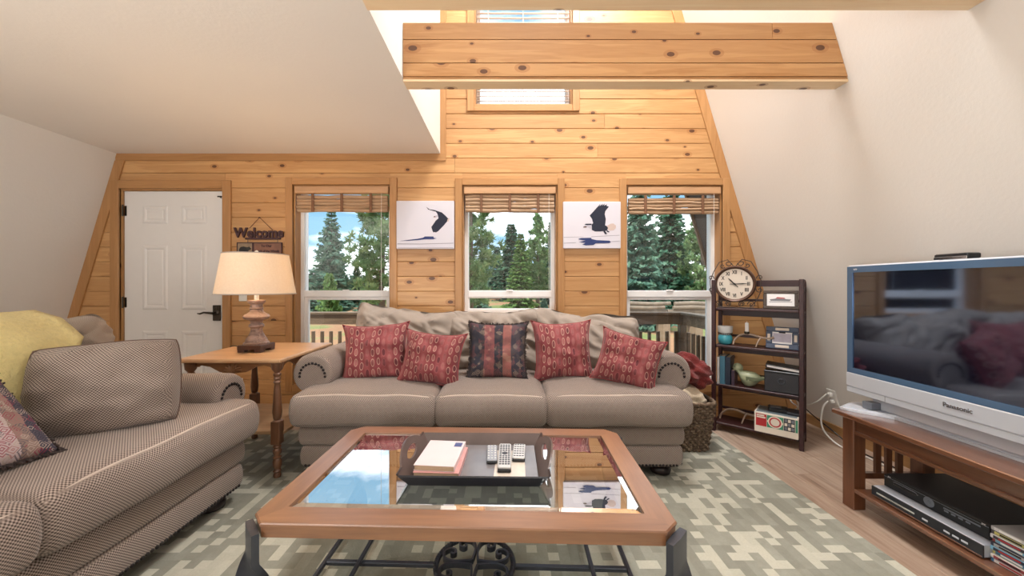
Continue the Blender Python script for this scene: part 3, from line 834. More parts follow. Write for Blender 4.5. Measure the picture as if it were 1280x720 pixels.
# the loveseat on the left, facing right
sofa('loveseat', 'wide taupe loveseat with rolled arms along the left side of the room', (-1.375, 1.09), R(90), .97,
     [(-.955, 0), (0, .955)],
     [(0, .86, .46, .24, (-.44, .70, .765), R(-17), R(0)), (0, .84, .46, .24, (.44, .70, .765), R(-17), R(-2))], 1.06, zs=(.34, .545), arm_y=(.125, 1.0), arm_top=.685, arm_rr=.118, arm_out=.075, seed=40)

def pillow(name, label, group, hw, hh, T, mat, loc, rot, seed, wr=.012, cat='cushion', pinch=.09, ear=.0, n=26):
    """rot: (yaw, lean back, roll); local x width, z height, faces -y"""
    root_v = []; uvs = []; fs = []
    for side in (-1, 1):
        for i in range(n + 1):
            for j in range(n + 1):
                u, v = -1 + 2 * i / n, -1 + 2 * j / n
                x = hw * u * (1 - pinch * (1 - v * v)); z = hh * v * (1 - pinch * (1 - u * u))
                cr = (abs(u) * abs(v)) ** 6
                x += hw * ear * cr * math.copysign(1, u); z += hh * ear * cr * math.copysign(1, v)
                e = max(0, (1 - u ** 2) * (1 - v ** 2))
                th = T * e ** .42
                w = 0
                if e > 0:
                    p = Vector((u * 2.3 + seed * 7.3, v * 2.3 - seed * 2.1, side * 3))
                    w = wr * (noise.noise(p) + .7 * abs(noise.noise(p * 2.3)) - .8 * max(0, .18 - abs(noise.noise(Vector((u * 1.6 + seed, v * 4.2, seed * 3.3)))))) * min(1, e * 4)
                root_v.append((x, side * (th + w), z + (hh * .035 * noise.noise(Vector((u * 1.5, seed, side * 0))) if v > 0 else 0) * v))
                uvs.append(((u + 1) / 2, (v + 1) / 2))
        o = 0 if side < 0 else (n + 1) ** 2
        for i in range(n):
            for j in range(n):
                q = (o + i * (n + 1) + j, o + (i + 1) * (n + 1) + j, o + (i + 1) * (n + 1) + j + 1, o + i * (n + 1) + j + 1)
                fs.append(q if side < 0 else tuple(reversed(q)))
    o = raw_obj(name, root_v, fs, mat, None, uvs)
    bm = bmesh.new(); bm.from_mesh(o.data); bmesh.ops.remove_doubles(bm, verts=bm.verts, dist=1e-5); bm.to_mesh(o.data); bm.free(); o.data.shade_smooth()
    o.matrix_world = Matrix.Translation(loc) @ Matrix.Rotation(R(rot[0]), 4, 'Z') @ Matrix.Rotation(R(rot[1]), 4, 'X') @ Matrix.Rotation(R(rot[2]), 4, 'Y')
    tag(o, label, cat, group)
    # edge welt
    m = 96; pts = []
    for k in range(m):
        s = k / m * 4; e, f = int(s), s - int(s); a = -1 + 2 * f
        u, v = [(a, -1), (1, a), (-a, 1), (-1, -a)][e]
        x = hw * u * (1 - pinch * (1 - v * v)); z = hh * v * (1 - pinch * (1 - u * u)); cr = (abs(u) * abs(v)) ** 6
        x += hw * ear * cr * math.copysign(1, u); z += hh * ear * cr * math.copysign(1, v)
        z += (hh * .035 * noise.noise(Vector((u * 1.5, seed, 0))) if v > 0 else 0) * v
        pts.append((x, 0, z))
    return o, pts
G = 'red oval print cushions on the long sofa'
zc = .572
def put(px, pyc, Y): return at(px, pyc, Y)
RP = [('red oval print cushion leaning at the left arm, taller of the left pair', 470, 440, 2.50, (6, -17, -3), .212, .19),
      ('red oval print cushion just left of the dark tapestry cushion', 540, 448, 2.42, (-4, -20, 5), .20, .172),
      ('upright red oval print cushion just right of the dark tapestry cushion', 703, 438, 2.52, (-3, -15, -2), .196, .197),
      ('red oval print cushion tilted against the right arm of the long sofa', 785, 450, 2.33, (-22, -20, 12), .19, .165)]
for i, (lb, px, py, Y, rot, hw, hh) in enumerate(RP):
    o, pts = pillow('throw_pillow', lb, G, hw, hh, .098, M['red'], put(px, py, Y), rot, i + 1, .03, ear=.07)
    b = B(); b.ring_tube(pts, .004, 5, True); b.obj('welt', M['redwelt'] if 'redwelt' in M else M.setdefault('redwelt', plain('red_welt', (150, 66, 66), 0.8)), o, 60)
def fringe(o, pts, ln=.011):
    b = B(); g = random.Random(5)
    for i in range(len(pts)):
        for s in range(4):
            p = Vector(pts[i]).lerp(Vector(pts[(i + 1) % len(pts)]), s / 4)
            d = Vector((p.x, g.uniform(-.03, .03), p.z)).normalized() * ln * g.uniform(.6, 1.2) + Vector((g.uniform(-.006, .006), g.uniform(-.008, .008), g.uniform(-.006, .006)))
            b.ring_tube([p - d * .3, p + d * .6, p + d], [.0045, .0045, .003], 4)
    f = b.obj('fringe', M['fringe'], o, 60); f['kind'] = 'stuff'
o, pts = pillow('tapestry_pillow', 'dark patchwork tapestry cushion with fringe at the centre of the long sofa', None, .197, .19, .085, M['tapestry'], put(622, 438, 2.48), (1, -17, 1), 9, .016, ear=.02); fringe(o, pts)
M['darkwelt'] = plain('brown_welt', (104, 82, 72), .9)
# loveseat: loose back pillow, tapestry pillow, throw
o, pts = pillow('back_pillow', 'plump taupe woven pillow standing loose on the loveseat by its far arm', None, .225, .182, .145, M['sofa'], (-1.70, 1.575, .745), (32, -13, -2), 21, .026, pinch=-.05, ear=-.03)
b = B(); b.ring_tube(pts, .0034, 6, True); b.obj('welt', M['darkwelt'], o, 60)
o, pts = pillow('tapestry_pillow', 'pale flowered tapestry cushion with dark fringe lying on the loveseat seat', None, .21, .21, .08, M['tapestry2'], (-1.745, 1.12, .745), (90, -40, 0), 14, .014, ear=.02); fringe(o, pts)
def throw_sheet():
    prof = [(-2.47, .60), (-2.465, .80), (-2.43, .965), (-2.33, 1.035), (-2.20, 1.05), (-2.08, 1.015), (-1.985, .93), (-1.925, .80), (-1.885, .68), (-1.86, .605), (-1.80, .592)]
    fine = []
    for i in range(len(prof) - 1):
        for k in range(4): s = k / 4; fine.append((prof[i][0] * (1 - s) + prof[i + 1][0] * s, prof[i][1] * (1 - s) + prof[i + 1][1] * s))
    fine.append(prof[-1]); ny = 26; vs = []; fs = []; n = len(fine)
    for j in range(ny + 1):
        y = 1.0 + .72 * j / ny
        for i, (x, z) in enumerate(fine):
            w = .014 * noise.noise(Vector((x * 3, y * 6, z * 3))) + .008 * math.sin(y * 23 + z * 5)
            vs.append((x + w, y + .02 * noise.noise(Vector((z * 4, 1, j * .0))) * (j / ny) - .75 * (j / ny) * max(0, (.93 - z)) , z + w * .5))
    for j in range(ny):
        for i in range(n - 1): fs.append((j * n + i, j * n + i + 1, (j + 1) * n + i + 1, (j + 1) * n + i))
    o = raw_obj('plush_throw', vs, fs, M['yellow'])
    bm = bmesh.new(); bm.from_mesh(o.data); bmesh.ops.recalc_face_normals(bm, faces=bm.faces)
    bmesh.ops.solidify(bm, geom=list(bm.faces), thickness=-.016); bmesh.ops.recalc_face_normals(bm, faces=bm.faces); bm.to_mesh(o.data); bm.free(); o.data.shade_smooth()
    tag(o, 'pale yellow plush throw draped over the back of the loveseat', 'throw blanket')
throw_sheet()

# ------------------------------------------------------------------ coffee table
CT = thing('coffee_table', 'wooden coffee table with glass top and twisted iron legs on the rug', 'table', (-.121, 1.44, RUGZ), R(-1.8))
W2, D2, ZT, TH = .6375, .3725, .48 - RUGZ, .043
cc, fw = .048, .080
outer = [(-W2 + cc, -D2), (W2 - cc, -D2), (W2, -D2 + cc), (W2, D2 - cc), (W2 - cc, D2), (-W2 + cc, D2), (-W2, D2 - cc), (-W2, -D2 + cc)]
ix, iy = W2 - fw, D2 - fw
def rail(poly, m):
    b = B(); n = len(poly)
    lv = [(ZT - TH, -.0), (ZT - .012, -.0), (ZT - .010, .004), (ZT - .003, .004), (ZT, .0)]
    c = Vector((sum(p[0] for p in poly) / n, sum(p[1] for p in poly) / n))
    b.prism(poly, ZT - TH, ZT - .010, 'xy'); b.obj('top_rail', M[m], CT)
a = .0005
for sgn in (-1, 1):
    rail([(-W2 + cc, sgn * D2), (W2 - cc, sgn * D2), (W2 - cc * .5, sgn * (D2 - cc * .5)), (ix, sgn * iy), (-ix, sgn * iy), (-W2 + cc * .5, sgn * (D2 - cc * .5))], 'cherry_x')
    rail([(sgn * W2, -D2 + cc), (sgn * W2, D2 - cc), (sgn * (W2 - cc * .5), D2 - cc * .5), (sgn * ix, iy), (sgn * ix, -iy), (sgn * (W2 - cc * .5), -D2 + cc * .5)], 'cherry_y')
# upper moulding lip as four mitred boards slightly proud
def lip(poly, m):
    b = B(); n = len(poly); vs = []
    for z, e in ((ZT - .010, .004), (ZT - .004, .004), (ZT, 0)):
        for (x, y) in poly:
            l = math.hypot(x, y); onout = max(abs(x) / W2, abs(y) / D2) > .9
            k = 1 + (e / max(.3, l) if onout else 0); vs.append((x * k, y * k, z))
    fs = [tuple(reversed(range(n))), tuple(range(2 * n, 3 * n))]
    for r_ in (0, 1):
        for i in range(n): fs.append((r_ * n + i, r_ * n + (i + 1) % n, (r_ + 1) * n + (i + 1) % n, (r_ + 1) * n + i))
    b.add(vs, fs); b.obj('top_board', M[m], CT)
for sgn in (-1, 1):
    lip([(-W2 + cc, sgn * D2), (W2 - cc, sgn * D2), (W2 - cc * .5, sgn * (D2 - cc * .5)), (ix, sgn * iy), (-ix, sgn * iy), (-W2 + cc * .5, sgn * (D2 - cc * .5))], 'cherry_x')
    lip([(sgn * W2, -D2 + cc), (sgn * W2, D2 - cc), (sgn * (W2 - cc * .5), D2 - cc * .5), (sgn * ix, iy), (sgn * ix, -iy), (sgn * (W2 - cc * .5), -D2 + cc * .5)], 'cherry_y')
b = B(); e = .003; bv = .024; z = ZT - .001
vs = [(-ix + e, -iy + e, z - .004), (ix - e, -iy + e, z - .004), (ix - e, iy - e, z - .004), (-ix + e, iy - e, z - .004),
      (-ix + bv, -iy + bv, z), (ix - bv, -iy + bv, z), (ix - bv, iy - bv, z), (-ix + bv, iy - bv, z)]
b.add(vs, [(4, 5, 6, 7)] + [(i, (i + 1) % 4, 4 + (i + 1) % 4, 4 + i) for i in range(4)])
b.obj('glass_top', M['tableglass'], CT)
b = B()
for q in ((-W2 + .03, W2 - .03, -D2 + .025, -D2 + .05), (-W2 + .03, W2 - .03, D2 - .05, D2 - .025), (-W2 + .03, -W2 + .055, -D2 + .05, D2 - .05), (W2 - .055, W2 - .03, -D2 + .05, D2 - .05)):
    b.box(q[0], q[1], q[2], q[3], ZT - TH - .016, ZT - TH)
b.obj('iron_frame', M['iron'], CT)
def iron_leg(sx, sy):
    b = B(); ang = math.atan2(sy, sx); n = 44; vs = []; fs = []
    hw_, ht = .048, .010
    prof = [(-hw_, -ht), (0, -ht * 1.25), (hw_, -ht), (hw_, ht), (0, ht * 1.25), (-hw_, ht)]
    px, py = sx * (W2 - cc * .5 + .012), sy * (D2 - cc * .5 + .012)
    for i in range(n + 1):
        s = i / n; zz = (ZT - .022) * (1 - s)
        tw = ang + R(90) + (0 if s < .2 else (math.pi * min(1, (s - .2) / .6) * (1 if sx * sy > 0 else -1)))
        k = 1.0 if s < .85 else 1 + .25 * (s - .85) / .15
        for (a, c) in prof:
            vs.append((px + (a * math.cos(tw) - c * math.sin(tw)) * k, py + (a * math.sin(tw) + c * math.cos(tw)) * k, zz))
    for i in range(n):
        for k in range(6): fs.append((i * 6 + k, i * 6 + (k + 1) % 6, (i + 1) * 6 + (k + 1) % 6, (i + 1) * 6 + k))
    fs += [tuple(range(6)), tuple(range(n * 6, n * 6 + 6))]
    b.add(vs, fs); b.obj('leg', M['iron'], CT, 35)
for sx in (-1, 1):
    for sy in (-1, 1): iron_leg(sx, sy)
ZS = .08
def bar(x0, x1, y0, y1, z0=ZS - .016, z1=ZS):
    b = B(); b.box(x0, x1, y0, y1, z0, z1, .002); b.obj('shelf_bar', M['iron'], CT)
mr = .150
for x in (-.595, .595): bar(x - .008, x + .008, -D2 + .03, D2 - .03)
for x in (-.452, .452): bar(x - .008, x + .008, -D2 + .03, D2 - .03, ZS + .0005, ZS + .012)
for y in (-D2 + .03, D2 - .03): bar(-W2 + .02, W2 - .02, y - .010, y + .010)
bar(-.587, -mr - .008, -.009, .009); bar(mr + .008, .587, -.009, .009)
bar(-.009, .009, -D2 + .04, -mr - .008); bar(-.009, .009, mr + .008, D2 - .04)
# medallion: twisted rope ring with scrolls
b = B(); n = 200; vs = []; fs = []
for i in range(n):
    a = 2 * math.pi * i / n; tw = a * 18
    for k in range(4):
        w = tw + k * math.pi / 2
        rr = mr + .011 * math.cos(w); vs.append((rr * math.cos(a), rr * math.sin(a), ZS + .002 + .011 * math.sin(w)))
for i in range(n):
    for k in range(4): fs.append((i * 4 + k, i * 4 + (k + 1) % 4, ((i + 1) % n) * 4 + (k + 1) % 4, ((i + 1) % n) * 4 + k))
b.add(vs, fs); md = b.obj('medallion_ring', M['iron'], CT, 40)
b = B()
for q in range(4):
    rot = Matrix.Rotation(q * math.pi / 2, 4, 'Z')
    main = [(.012, .012), (.006, .05), (.006, .09), (.022, .122), (.052, .130), (.072, .112), (.070, .090), (.054, .082), (.044, .092), (.050, .102)]
    for pts in (main, [(y_, x_) for x_, y_ in main]):
        sm = []
        for i in range(len(pts) - 1):
            p0, p1, p2, p3 = [Vector(pts[max(0, min(len(pts) - 1, i + d))]) for d in (-1, 0, 1, 2)]
            for k in range(5):
                s = k / 5; sm.append(.5 * ((2 * p1) + (-p0 + p2) * s + (2 * p0 - 5 * p1 + 4 * p2 - p3) * s * s + (-p0 + 3 * p1 - 3 * p2 + p3) * s ** 3))
        sm.append(Vector(pts[-1]))
        vs = []; fs = []
        for i, p in enumerate(sm):
            t = (sm[min(i + 1, len(sm) - 1)] - sm[max(i - 1, 0)]).normalized(); nn = Vector((-t.y, t.x)) * .0042
            for (s_, z_) in ((-1, ZS - .012), (1, ZS - .012), (1, ZS + .008), (-1, ZS + .008)): vs.append((p.x + nn.x * s_, p.y + nn.y * s_, z_))
        for i in range(len(sm) - 1):
            for k in range(4): fs.append((i * 4 + k, i * 4 + (k + 1) % 4, i * 4 + 4 + (k + 1) % 4, i * 4 + 4 + k))
        m4 = (len(sm) - 1) * 4; fs += [(3, 2, 1, 0), (m4, m4 + 1, m4 + 2, m4 + 3)]
        b.add(vs, fs, rot)
b.obj('scrollwork', M['iron'], CT, 40)

# tray, books, remotes, card
TZ = .481
TR = thing('serving_tray', 'black lacquered tray with cut-out handles on the glass coffee table', 'tray', (-.108, 1.445, TZ), R(-1))
tw, td, bw_, bd, th_ = .2575, .185, .228, .152, .047
b = B(); b.box(-bw_, bw_, -bd, bd, 0, .007); b.obj('tray_floor', M['trayin2'] if 'trayin2' in M else M.setdefault('trayin2', plain('tray_floor_gloss', (120, 116, 118), 0.16, 0, 0.2)), TR)
def quadwall(p, th, name, m):
    """p: four corners (inner face), thickness outward"""
    a, c, d, e = [Vector(q) for q in p]; nn = (c - a).cross(e - a).normalized() * th
    b = B(); b.add([a, c, d, e, a + nn, c + nn, d + nn, e + nn], [(0, 1, 2, 3), (7, 6, 5, 4), (0, 4, 5, 1), (1, 5, 6, 2), (2, 6, 7, 3), (3, 7, 4, 0)]); return b.obj(name, M[m], TR)
quadwall([(-bw_, -bd, .001), (bw_, -bd, .001), (tw, -td, th_), (-tw, -td, th_)], .006, 'front_wall', 'traywood')
quadwall([(bw_, bd, .001), (-bw_, bd, .001), (-tw, td, th_), (tw, td, th_)], .006, 'back_wall', 'trayin')
for sx in (-1, 1):
    def pt(v, w): return (sx * (bw_ + (tw - bw_) * w / th_), v, w)
    top = []
    N = 28
    for i in range(N + 1):
        s = -1 + 2 * i / N; edge = bd + (td - bd)
        hgt = th_ + .042 * (max(0, math.cos(s * math.pi / 2 * 1.35)) ** .7 if abs(s) < .74 else 0)
        top.append((s * td, hgt))
    bot = [(s * bd / td, .001) for s, _ in top]
    hole = lambda v: abs(v) < .058
    vs = []; fs = []
    cols = len(top)
    for i, (v, hgt) in enumerate(top):
        q = max(0, 1 - (abs(v) / .062) ** 2) ** .5
        zc_ = th_ * .95 + .006
        lo, hi_ = zc_ - .017 * q, zc_ + .015 * q
        if not abs(v) < .062: lo = hi_ = zc_
        vb = v * bd / td
        for (vv, w) in ((vb, .001), (v, lo), (v, hi_), (v, hgt)):
            x, y, z = pt(vv, w); vs.append((x, y, z)); 
    m0 = len(vs)
    vs += [(x + sx * .007, y, z - .001) for x, y, z in vs]
    for i in range(cols - 1):
        for r_ in range(3):
            mid = abs(top[i][0]) < .062 and abs(top[i + 1][0]) < .062
            if r_ == 1: continue
            q = (i * 4 + r_, (i + 1) * 4 + r_, (i + 1) * 4 + r_ + 1, i * 4 + r_ + 1)
            fs.append(q); fs.append(tuple(k + m0 for k in reversed(q)))
        fs.append((i * 4 + 3, (i + 1) * 4 + 3, (i + 1) * 4 + 3 + m0, i * 4 + 3 + m0))
        for r_ in (1, 2): fs.append((i * 4 + r_, (i + 1) * 4 + r_, (i + 1) * 4 + r_ + m0, i * 4 + r_ + m0))
    b = B(); b.add(vs, fs); b.obj('end_handle', M['trayin'], TR)
def tray_at(px, py, z): Y = (1.18 - z) * 460 / (py - 357); return at(px, py, Y)
zf = TZ + .0072
# books
def book(name, label, loc, rz, w, d, h, cover, spine_side=None, group=None):
    t = thing(name, label, 'book', loc, rz, group)
    b = B(); b.box(-w / 2 + .003, w / 2 - .003, -d / 2 + .002, d / 2 - .003, .0015, h - .0015); b.obj('page_block', M['paper'], t)
    b = B(); b.box(-w / 2, w / 2, -d / 2, d / 2, 0, .0015); b.box(-w / 2, w / 2, -d / 2, d / 2, h - .0015, h); b.box(w / 2 - .002, w / 2, -d / 2, d / 2, .0015, h - .0015); b.obj('cover', cover, t); return t
M['pinkcover'] = plain('pale_pink_cover', (222, 206, 208), 0.3, 0, 0.05)
M['redcover'] = plain('red_white_cover', (206, 150, 146), 0.3, 0, 0.25, 30)
k1 = book('paperback_book', 'thick paperback with red and white cover, lower of two in the tray', (-.245, 1.425, zf), R(-3), .166, .215, .021, M['redcover'], group='paperbacks in the tray')
k2 = book('paperback_book', 'pale pink paperback on top of the other book in the tray', (-.250, 1.435, zf + .0215), R(-5), .150, .215, .020, M['pinkcover'], group='paperbacks in the tray')
b = B(); b.box(.036, .066, .055, .092, .020, .0206); b.obj('printed_stamp', plain('blue_stamp', (74, 88, 132), 0.4), k2)
b = B(); b.box(-.17 / 2, .03, -.11, .11, 0, .0012); o = b.obj('photo_card', plain('pale_photo_card', (214, 200, 186), 0.22, 0, 0.2, 30)); o.location = (.045, 1.43, zf); o.rotation_euler = (0, 0, R(-2)); tag(o, 'pale printed card lying in the tray under the remotes', 'card')
M['remote_light'] = plain('light_grey_remote', (206, 206, 206), 0.4, 0.1, 0.03)
M['remote_mid'] = plain('grey_remote', (150, 154, 162), 0.4, 0.1, 0.03)
M['key'] = plain('dark_rubber_key', (70, 74, 82), 0.7)
M['keyw'] = plain('pale_rubber_key', (226, 226, 224), 0.6)
def remote(label, x, y, rz, w, l, h, m, rows, cols, km, big):
    t = thing('remote_control', label, 'remote', (x, y, zf + .0014), R(rz), 'remotes in the tray')
    b = B(); b.box(-w / 2, w / 2, -l / 2, l / 2, 0, h * .55, .003); b.obj('lower_shell', M['black'], t)
    b = B(); b.box(-w / 2 + .0005, w / 2 - .0005, -l / 2 + .0005, l / 2 - .0005, h * .55, h, .003); b.obj('upper_shell', m, t)
    k0 = None
    for r_ in range(rows):
        for c in range(cols):
            xx = -w * .32 + w * .64 * c / max(1, cols - 1); yy = -l * .40 + l * .80 * r_ / (rows - 1)
            if big and abs(yy - l * .04) < l * .10 and c not in (0, cols - 1): continue
            if k0 is None:
                b = B(); b.box(-w * .085, w * .085, -l * .02, l * .02, 0, .002, .0008); k0 = b.obj('key', km, t); k0.location = (xx, yy, h)
            else: share(k0, 'key', t, (xx, yy, h))
    if big:
        b = B(); b.lathe([(w * .22, 0), (w * .22, .002), (w * .17, .003), (w * .12, .002), (w * .1, .003)], 18, Matrix.Translation((0, l * .04, h))); b.obj('control_ring', km, t, 40)
remote('slim dark-keyed grey remote, leftmost of three in the tray', -.055, 1.49, 2, .042, .135, .017, M['remote_mid'], 6, 3, M['keyw'], False)
remote('long pale remote with a round control ring, middle of three in the tray', -.003, 1.455, -1, .050, .20, .024, M['remote_light'], 11, 4, M['key'], True)
remote('short white remote, rightmost of three in the tray', .055, 1.50, -4, .050, .125, .020, M['remote_light'], 6, 4, M['key'], False)

# ------------------------------------------------------------------ side table and lamp
ST = thing('side_table', 'carved walnut side table with turned legs between loveseat and long sofa', 'table', (-1.665, 2.53, RUGZ))
b = B(); b.box(-.318, .318, -.33, .33, .702, .726, .006); b.obj('table_top', M['oak_x'], ST)
apr = [(-.24, 0), (.24, 0), (.265, -.018), (.245, -.045), (.225, -.03), (.19, -.022), (.14, -.03), (.08, -.062), (.0, -.072), (-.08, -.062), (-.14, -.03), (-.19, -.022), (-.225, -.03), (-.245, -.045), (-.265, -.018)]
def apron(mtx):
    b = B(); b.prism([(x, z + .7018) for x, z in apr], -.008, .008, 'xz', mtx); a = b.obj('apron', M['carved'], ST)
    b = B()
    for i in range(-3, 4):
        an = R(24 * i); l = .052 - .004 * abs(i)
        b.ring_tube([(math.sin(an) * l * .15, -.008, .640 + math.cos(an) * l * .15), (math.sin(an) * l * .7, -.0145, .640 + math.cos(an) * l * .7), (math.sin(an) * l * 1.4, -.010, .640 + math.cos(an) * l)], [.003, .0075, .003], 6, mtx=mtx)
    b.obj('shell_carving', M['carved'], a, 60)
apron(Matrix.Translation((0, -.275, 0))); apron(Matrix.Translation((0, .275, 0)) @ Matrix.Rotation(math.pi, 4, 'Z'))
apron(Matrix.Translation((.262, 0, 0)) @ Matrix.Rotation(R(90), 4, 'Z') @ Matrix.Scale(.9, 4, (1, 0, 0))); apron(Matrix.Translation((-.262, 0, 0)) @ Matrix.Rotation(R(-90), 4, 'Z') @ Matrix.Scale(.9, 4, (1, 0, 0)))
prof = [(.012, 0), (.02, .004), (.022, .018), (.016, .03), (.024, .04), (.018, .052), (.026, .075), (.026, .10), (.018, .116), (.026, .124), (.016, .134), (.024, .15), (.026, .165), (.017, .178), (.025, .188), (.016, .2), (.026, .205)]
prof2 = [(.026, .345), (.017, .352), (.022, .36), (.027, .40), (.024, .45), (.018, .54), (.015, .57), (.022, .58), (.015, .592), (.021, .602), (.016, .614), (.022, .622), (.022, .632), (.015, .64), (.03, .66), (.034, .7018)]
for sx in (-1, 1):
    for sy in (-1, 1):
        b = B(); T = Matrix.Translation((sx * .272 if sx > 0 else -.255, sy * .285, 0))
        b.lathe(prof, 14, T); b.box(-.026, .026, -.026, .026, .205, .345, .003, T)
        b.lathe(prof2, 14, T); b.obj('leg', M['walnut_z'], ST, 40)
b = B(); b.box(-.29, .30, -.27, .27, .252, .272, .003); b.obj('lower_shelf', M['oak_x'], ST)

LX, LY, LZ = -1.685, 2.49, .7385
LP = thing('table_lamp', 'lit table lamp with white drum shade and distressed turned base on side table', 'lamp', (LX, LY, LZ))
M['lampbase'] = furniture('distressed_lamp_wood', (88, 64, 56), (176, 148, 136), 0, 0.5, 30)
M['lampdark'] = plain('dark_lamp_foot', (74, 48, 40), 0.4)
M['lampbase'] = M['lampbase']
b = B()
for sx in (-1, 1):
    for sy in (-1, 1): b.box(sx * .055 - .022, sx * .055 + .022, sy * .055 - .022, sy * .055 + .022, 0, .03, .003)
b.box(-.078, .078, -.078, .078, .018, .048, .003); b.obj('foot', M['lampdark'], LP)
b = B(); b.lathe([(.074, .048), (.076, .058), (.066, .066), (.064, .078), (.05, .10), (.038, .125), (.033, .15), (.036, .158), (.046, .166), (.044, .178), (.034, .188), (.038, .205), (.07, .218), (.078, .232), (.07, .246), (.05, .258), (.04, .268), (.036, .282), (.042, .288), (.036, .295), (.036, .315), (.052, .33), (.052, .342), (.02, .345)], 28); b.obj('turned_base', M['lampbase'], LP, 35)
b = B(); b.lathe([(.014, .345), (.014, .43), (.02, .432), (.02, .47)], 14); b.obj('socket', M['plate'], LP, 40)
b = B(); b.lathe([(.012, .47), (.03, .50), (.034, .53), (.025, .555), (.006, .565)], 14); 
tb = NT('bulb_glow'); tb.t.links.new(tb.n('ShaderNodeEmission', {'Color': (1, .75, .45, 1), 'Strength': 6.0}).outputs[0], tb.out.inputs[0]); b.obj('bulb', tb.m, LP, 60)
def shade_fabric():
    t = NT('linen_lampshade'); v = t.coords('Object', (1, 1, 1))
    n = t.noise(v, 90, 4, 0.7)
    c = t.mix(n, srgb(226, 214, 200), srgb(244, 238, 228))
    d = t.n('ShaderNodeBsdfDiffuse', {'Color': c}).outputs[0]; tr = t.n('ShaderNodeBsdfTranslucent', {'Color': c}).outputs[0]
    t.t.links.new(t.n('ShaderNodeMixShader', {0: 0.45, 1: d, 2: tr}).outputs[0], t.out.inputs[0]); return t.m
z0, z1, r0, r1 = .383, .655, .234, .190
b = B(); b.lathe([(r0, z0), (r1, z1), (r1 - .002, z1), (r0 - .002, z0), (r0, z0)], 64, cap=False); b.obj('lamp_shade', shade_fabric(), LP, 60)
b = B()
for r_, z in ((r0, z0 + .003), (r1, z1 - .003)): b.ring_tube([(r_ * math.cos(2 * math.pi * i / 64), r_ * math.sin(2 * math.pi * i / 64), z) for i in range(64)], .0035, 6, True)
b.obj('shade_trim', plain('grey_shade_trim', (170, 164, 158), 0.7), LP, 60)
b = B(); b.ring_tube([(r1 * math.cos(2 * math.pi * i / 3) * .98, r1 * math.sin(2 * math.pi * i / 3) * .98, z1 - .02) if j else (0, 0, z1 - .015) for i in range(3) for j in (0, 1)], .002, 5); b.lathe([(.002, z1 - .02), (.012, z1 - .002), (.014, z1 + .012), (.008, z1 + .022), (.002, z1 + .026)], 14); b.obj('finial', M['plate'], LP, 60)
ld = lamp('table_lamp_bulb_light', 'POINT', (LX, LY, LZ + .535), None, 34, (1, .66, .36)); ld.data.shadow_soft_size = .04
cord('lamp_cord', 'thin dark lamp cord trailing over the left edge of the side table', [(LX - .079, LY + .02, LZ + .004), (LX - .14, LY + .10, LZ + .004), (LX - .24, LY + .16, LZ + .004), (-1.978, LY + .17, LZ + .0045), (-1.992, LY + .17, LZ - .03), (-1.995, LY + .2, .5), (-1.995, LY + .3, .2)], .0028, 'black')
# ------------------------------------------------------------------ folding shelf
SA = math.atan2(2.632 - 3.005, 2.11 - 1.70)
SO = Vector((1.70, 3.005, 0)); ex = Vector((math.cos(SA), math.sin(SA), 0)); ey = Vector((-math.sin(SA), math.cos(SA), 0))
LS = .56; DS = .225
SH = [.075, .385, .70, 1.0]
shf = thing('folding_bookshelf', 'dark mahogany four tier folding bookshelf in the right corner', 'shelf', SO, SA)
for x in (0, LS):
    for y in (0, DS):
        b = B(); b.box(x - .014, x + .014, y - .016, y + .016, 0, 1.226, .003); b.obj('post', M['mahog'], shf)
    for z in (.05, 1.15):
        b = B(); b.box(x - .009, x + .009, .016, DS - .016, z - .02, z + .02, .002); b.obj('side_rail', M['mahog'], shf)
for z in SH:
    b = B(); b.box(.016, LS - .016, .0, DS - .004, z - .018, z, .003); b.obj('shelf_board', M['mahog'], shf)
    for x in (0, LS):
        b = B(); b.box(x - .009, x + .009, .016, DS - .016, z - .03, z - .012, .002); b.obj('side_rail', M['mahog'], shf)
for za, zb in ((1.172, 1.222), (.925, .972), (.62, .665), (.30, .345), (1.052, 1.07), (.75, .77), (.435, .455), (.13, .15)):
    b = B(); b.box(.016, LS - .016, DS - .003, DS + .010, za, zb, .002); b.obj('back_rail', M['mahog'], shf)
def on(f, d, z): return SO + ex * (f * LS) + ey * d + Vector((0, 0, z))

# clock
CZ = SH[3]; cr_ = .148; cc_ = .045 + cr_
ck = thing('mantel_clock', 'round bronze clock with roman numerals in wrought scrolls on the shelf top', 'clock', on(.235, .085, CZ), SA + R(6))
M['clockface'] = plain('aged_clock_face', (216, 204, 190), 0.5, 0, 0.08, 8)
M['ink'] = plain('black_ink', (34, 30, 30), 0.6)
MY = Matrix.Translation((0, 0, cc_)) @ Matrix.Rotation(R(90), 4, 'X')
b = B(); b.lathe([(.02, -.02), (cr_ * .95, -.02), (cr_, -.005), (cr_ * .985, .012), (cr_ * .93, .020), (cr_ * .87, .014), (cr_ * .84, .006), (cr_ * .82, .004)], 48, MY, False); b.obj('case', plain('clock_bronze', (92, 66, 54), 0.4, 0.3), ck, 40)
b = B(); b.lathe([(cr_ * .84, .002), (cr_ * .84, .005)], 48, MY); b.obj('dial', M['clockface'], ck)
rom = ['XII', 'I', 'II', 'III', 'IIII', 'V', 'VI', 'VII', 'VIII', 'IX', 'X', 'XI']
for i, s in enumerate(rom):
    a = R(90 - 30 * i); rr = cr_ * .64
    text_mesh(s, .040, .0006, M['ink'], ck, 'numeral', (rr * math.cos(a), -.0062, cc_ + rr * math.sin(a)), (R(90), 0, 0), bold=.0012, sx=.7)
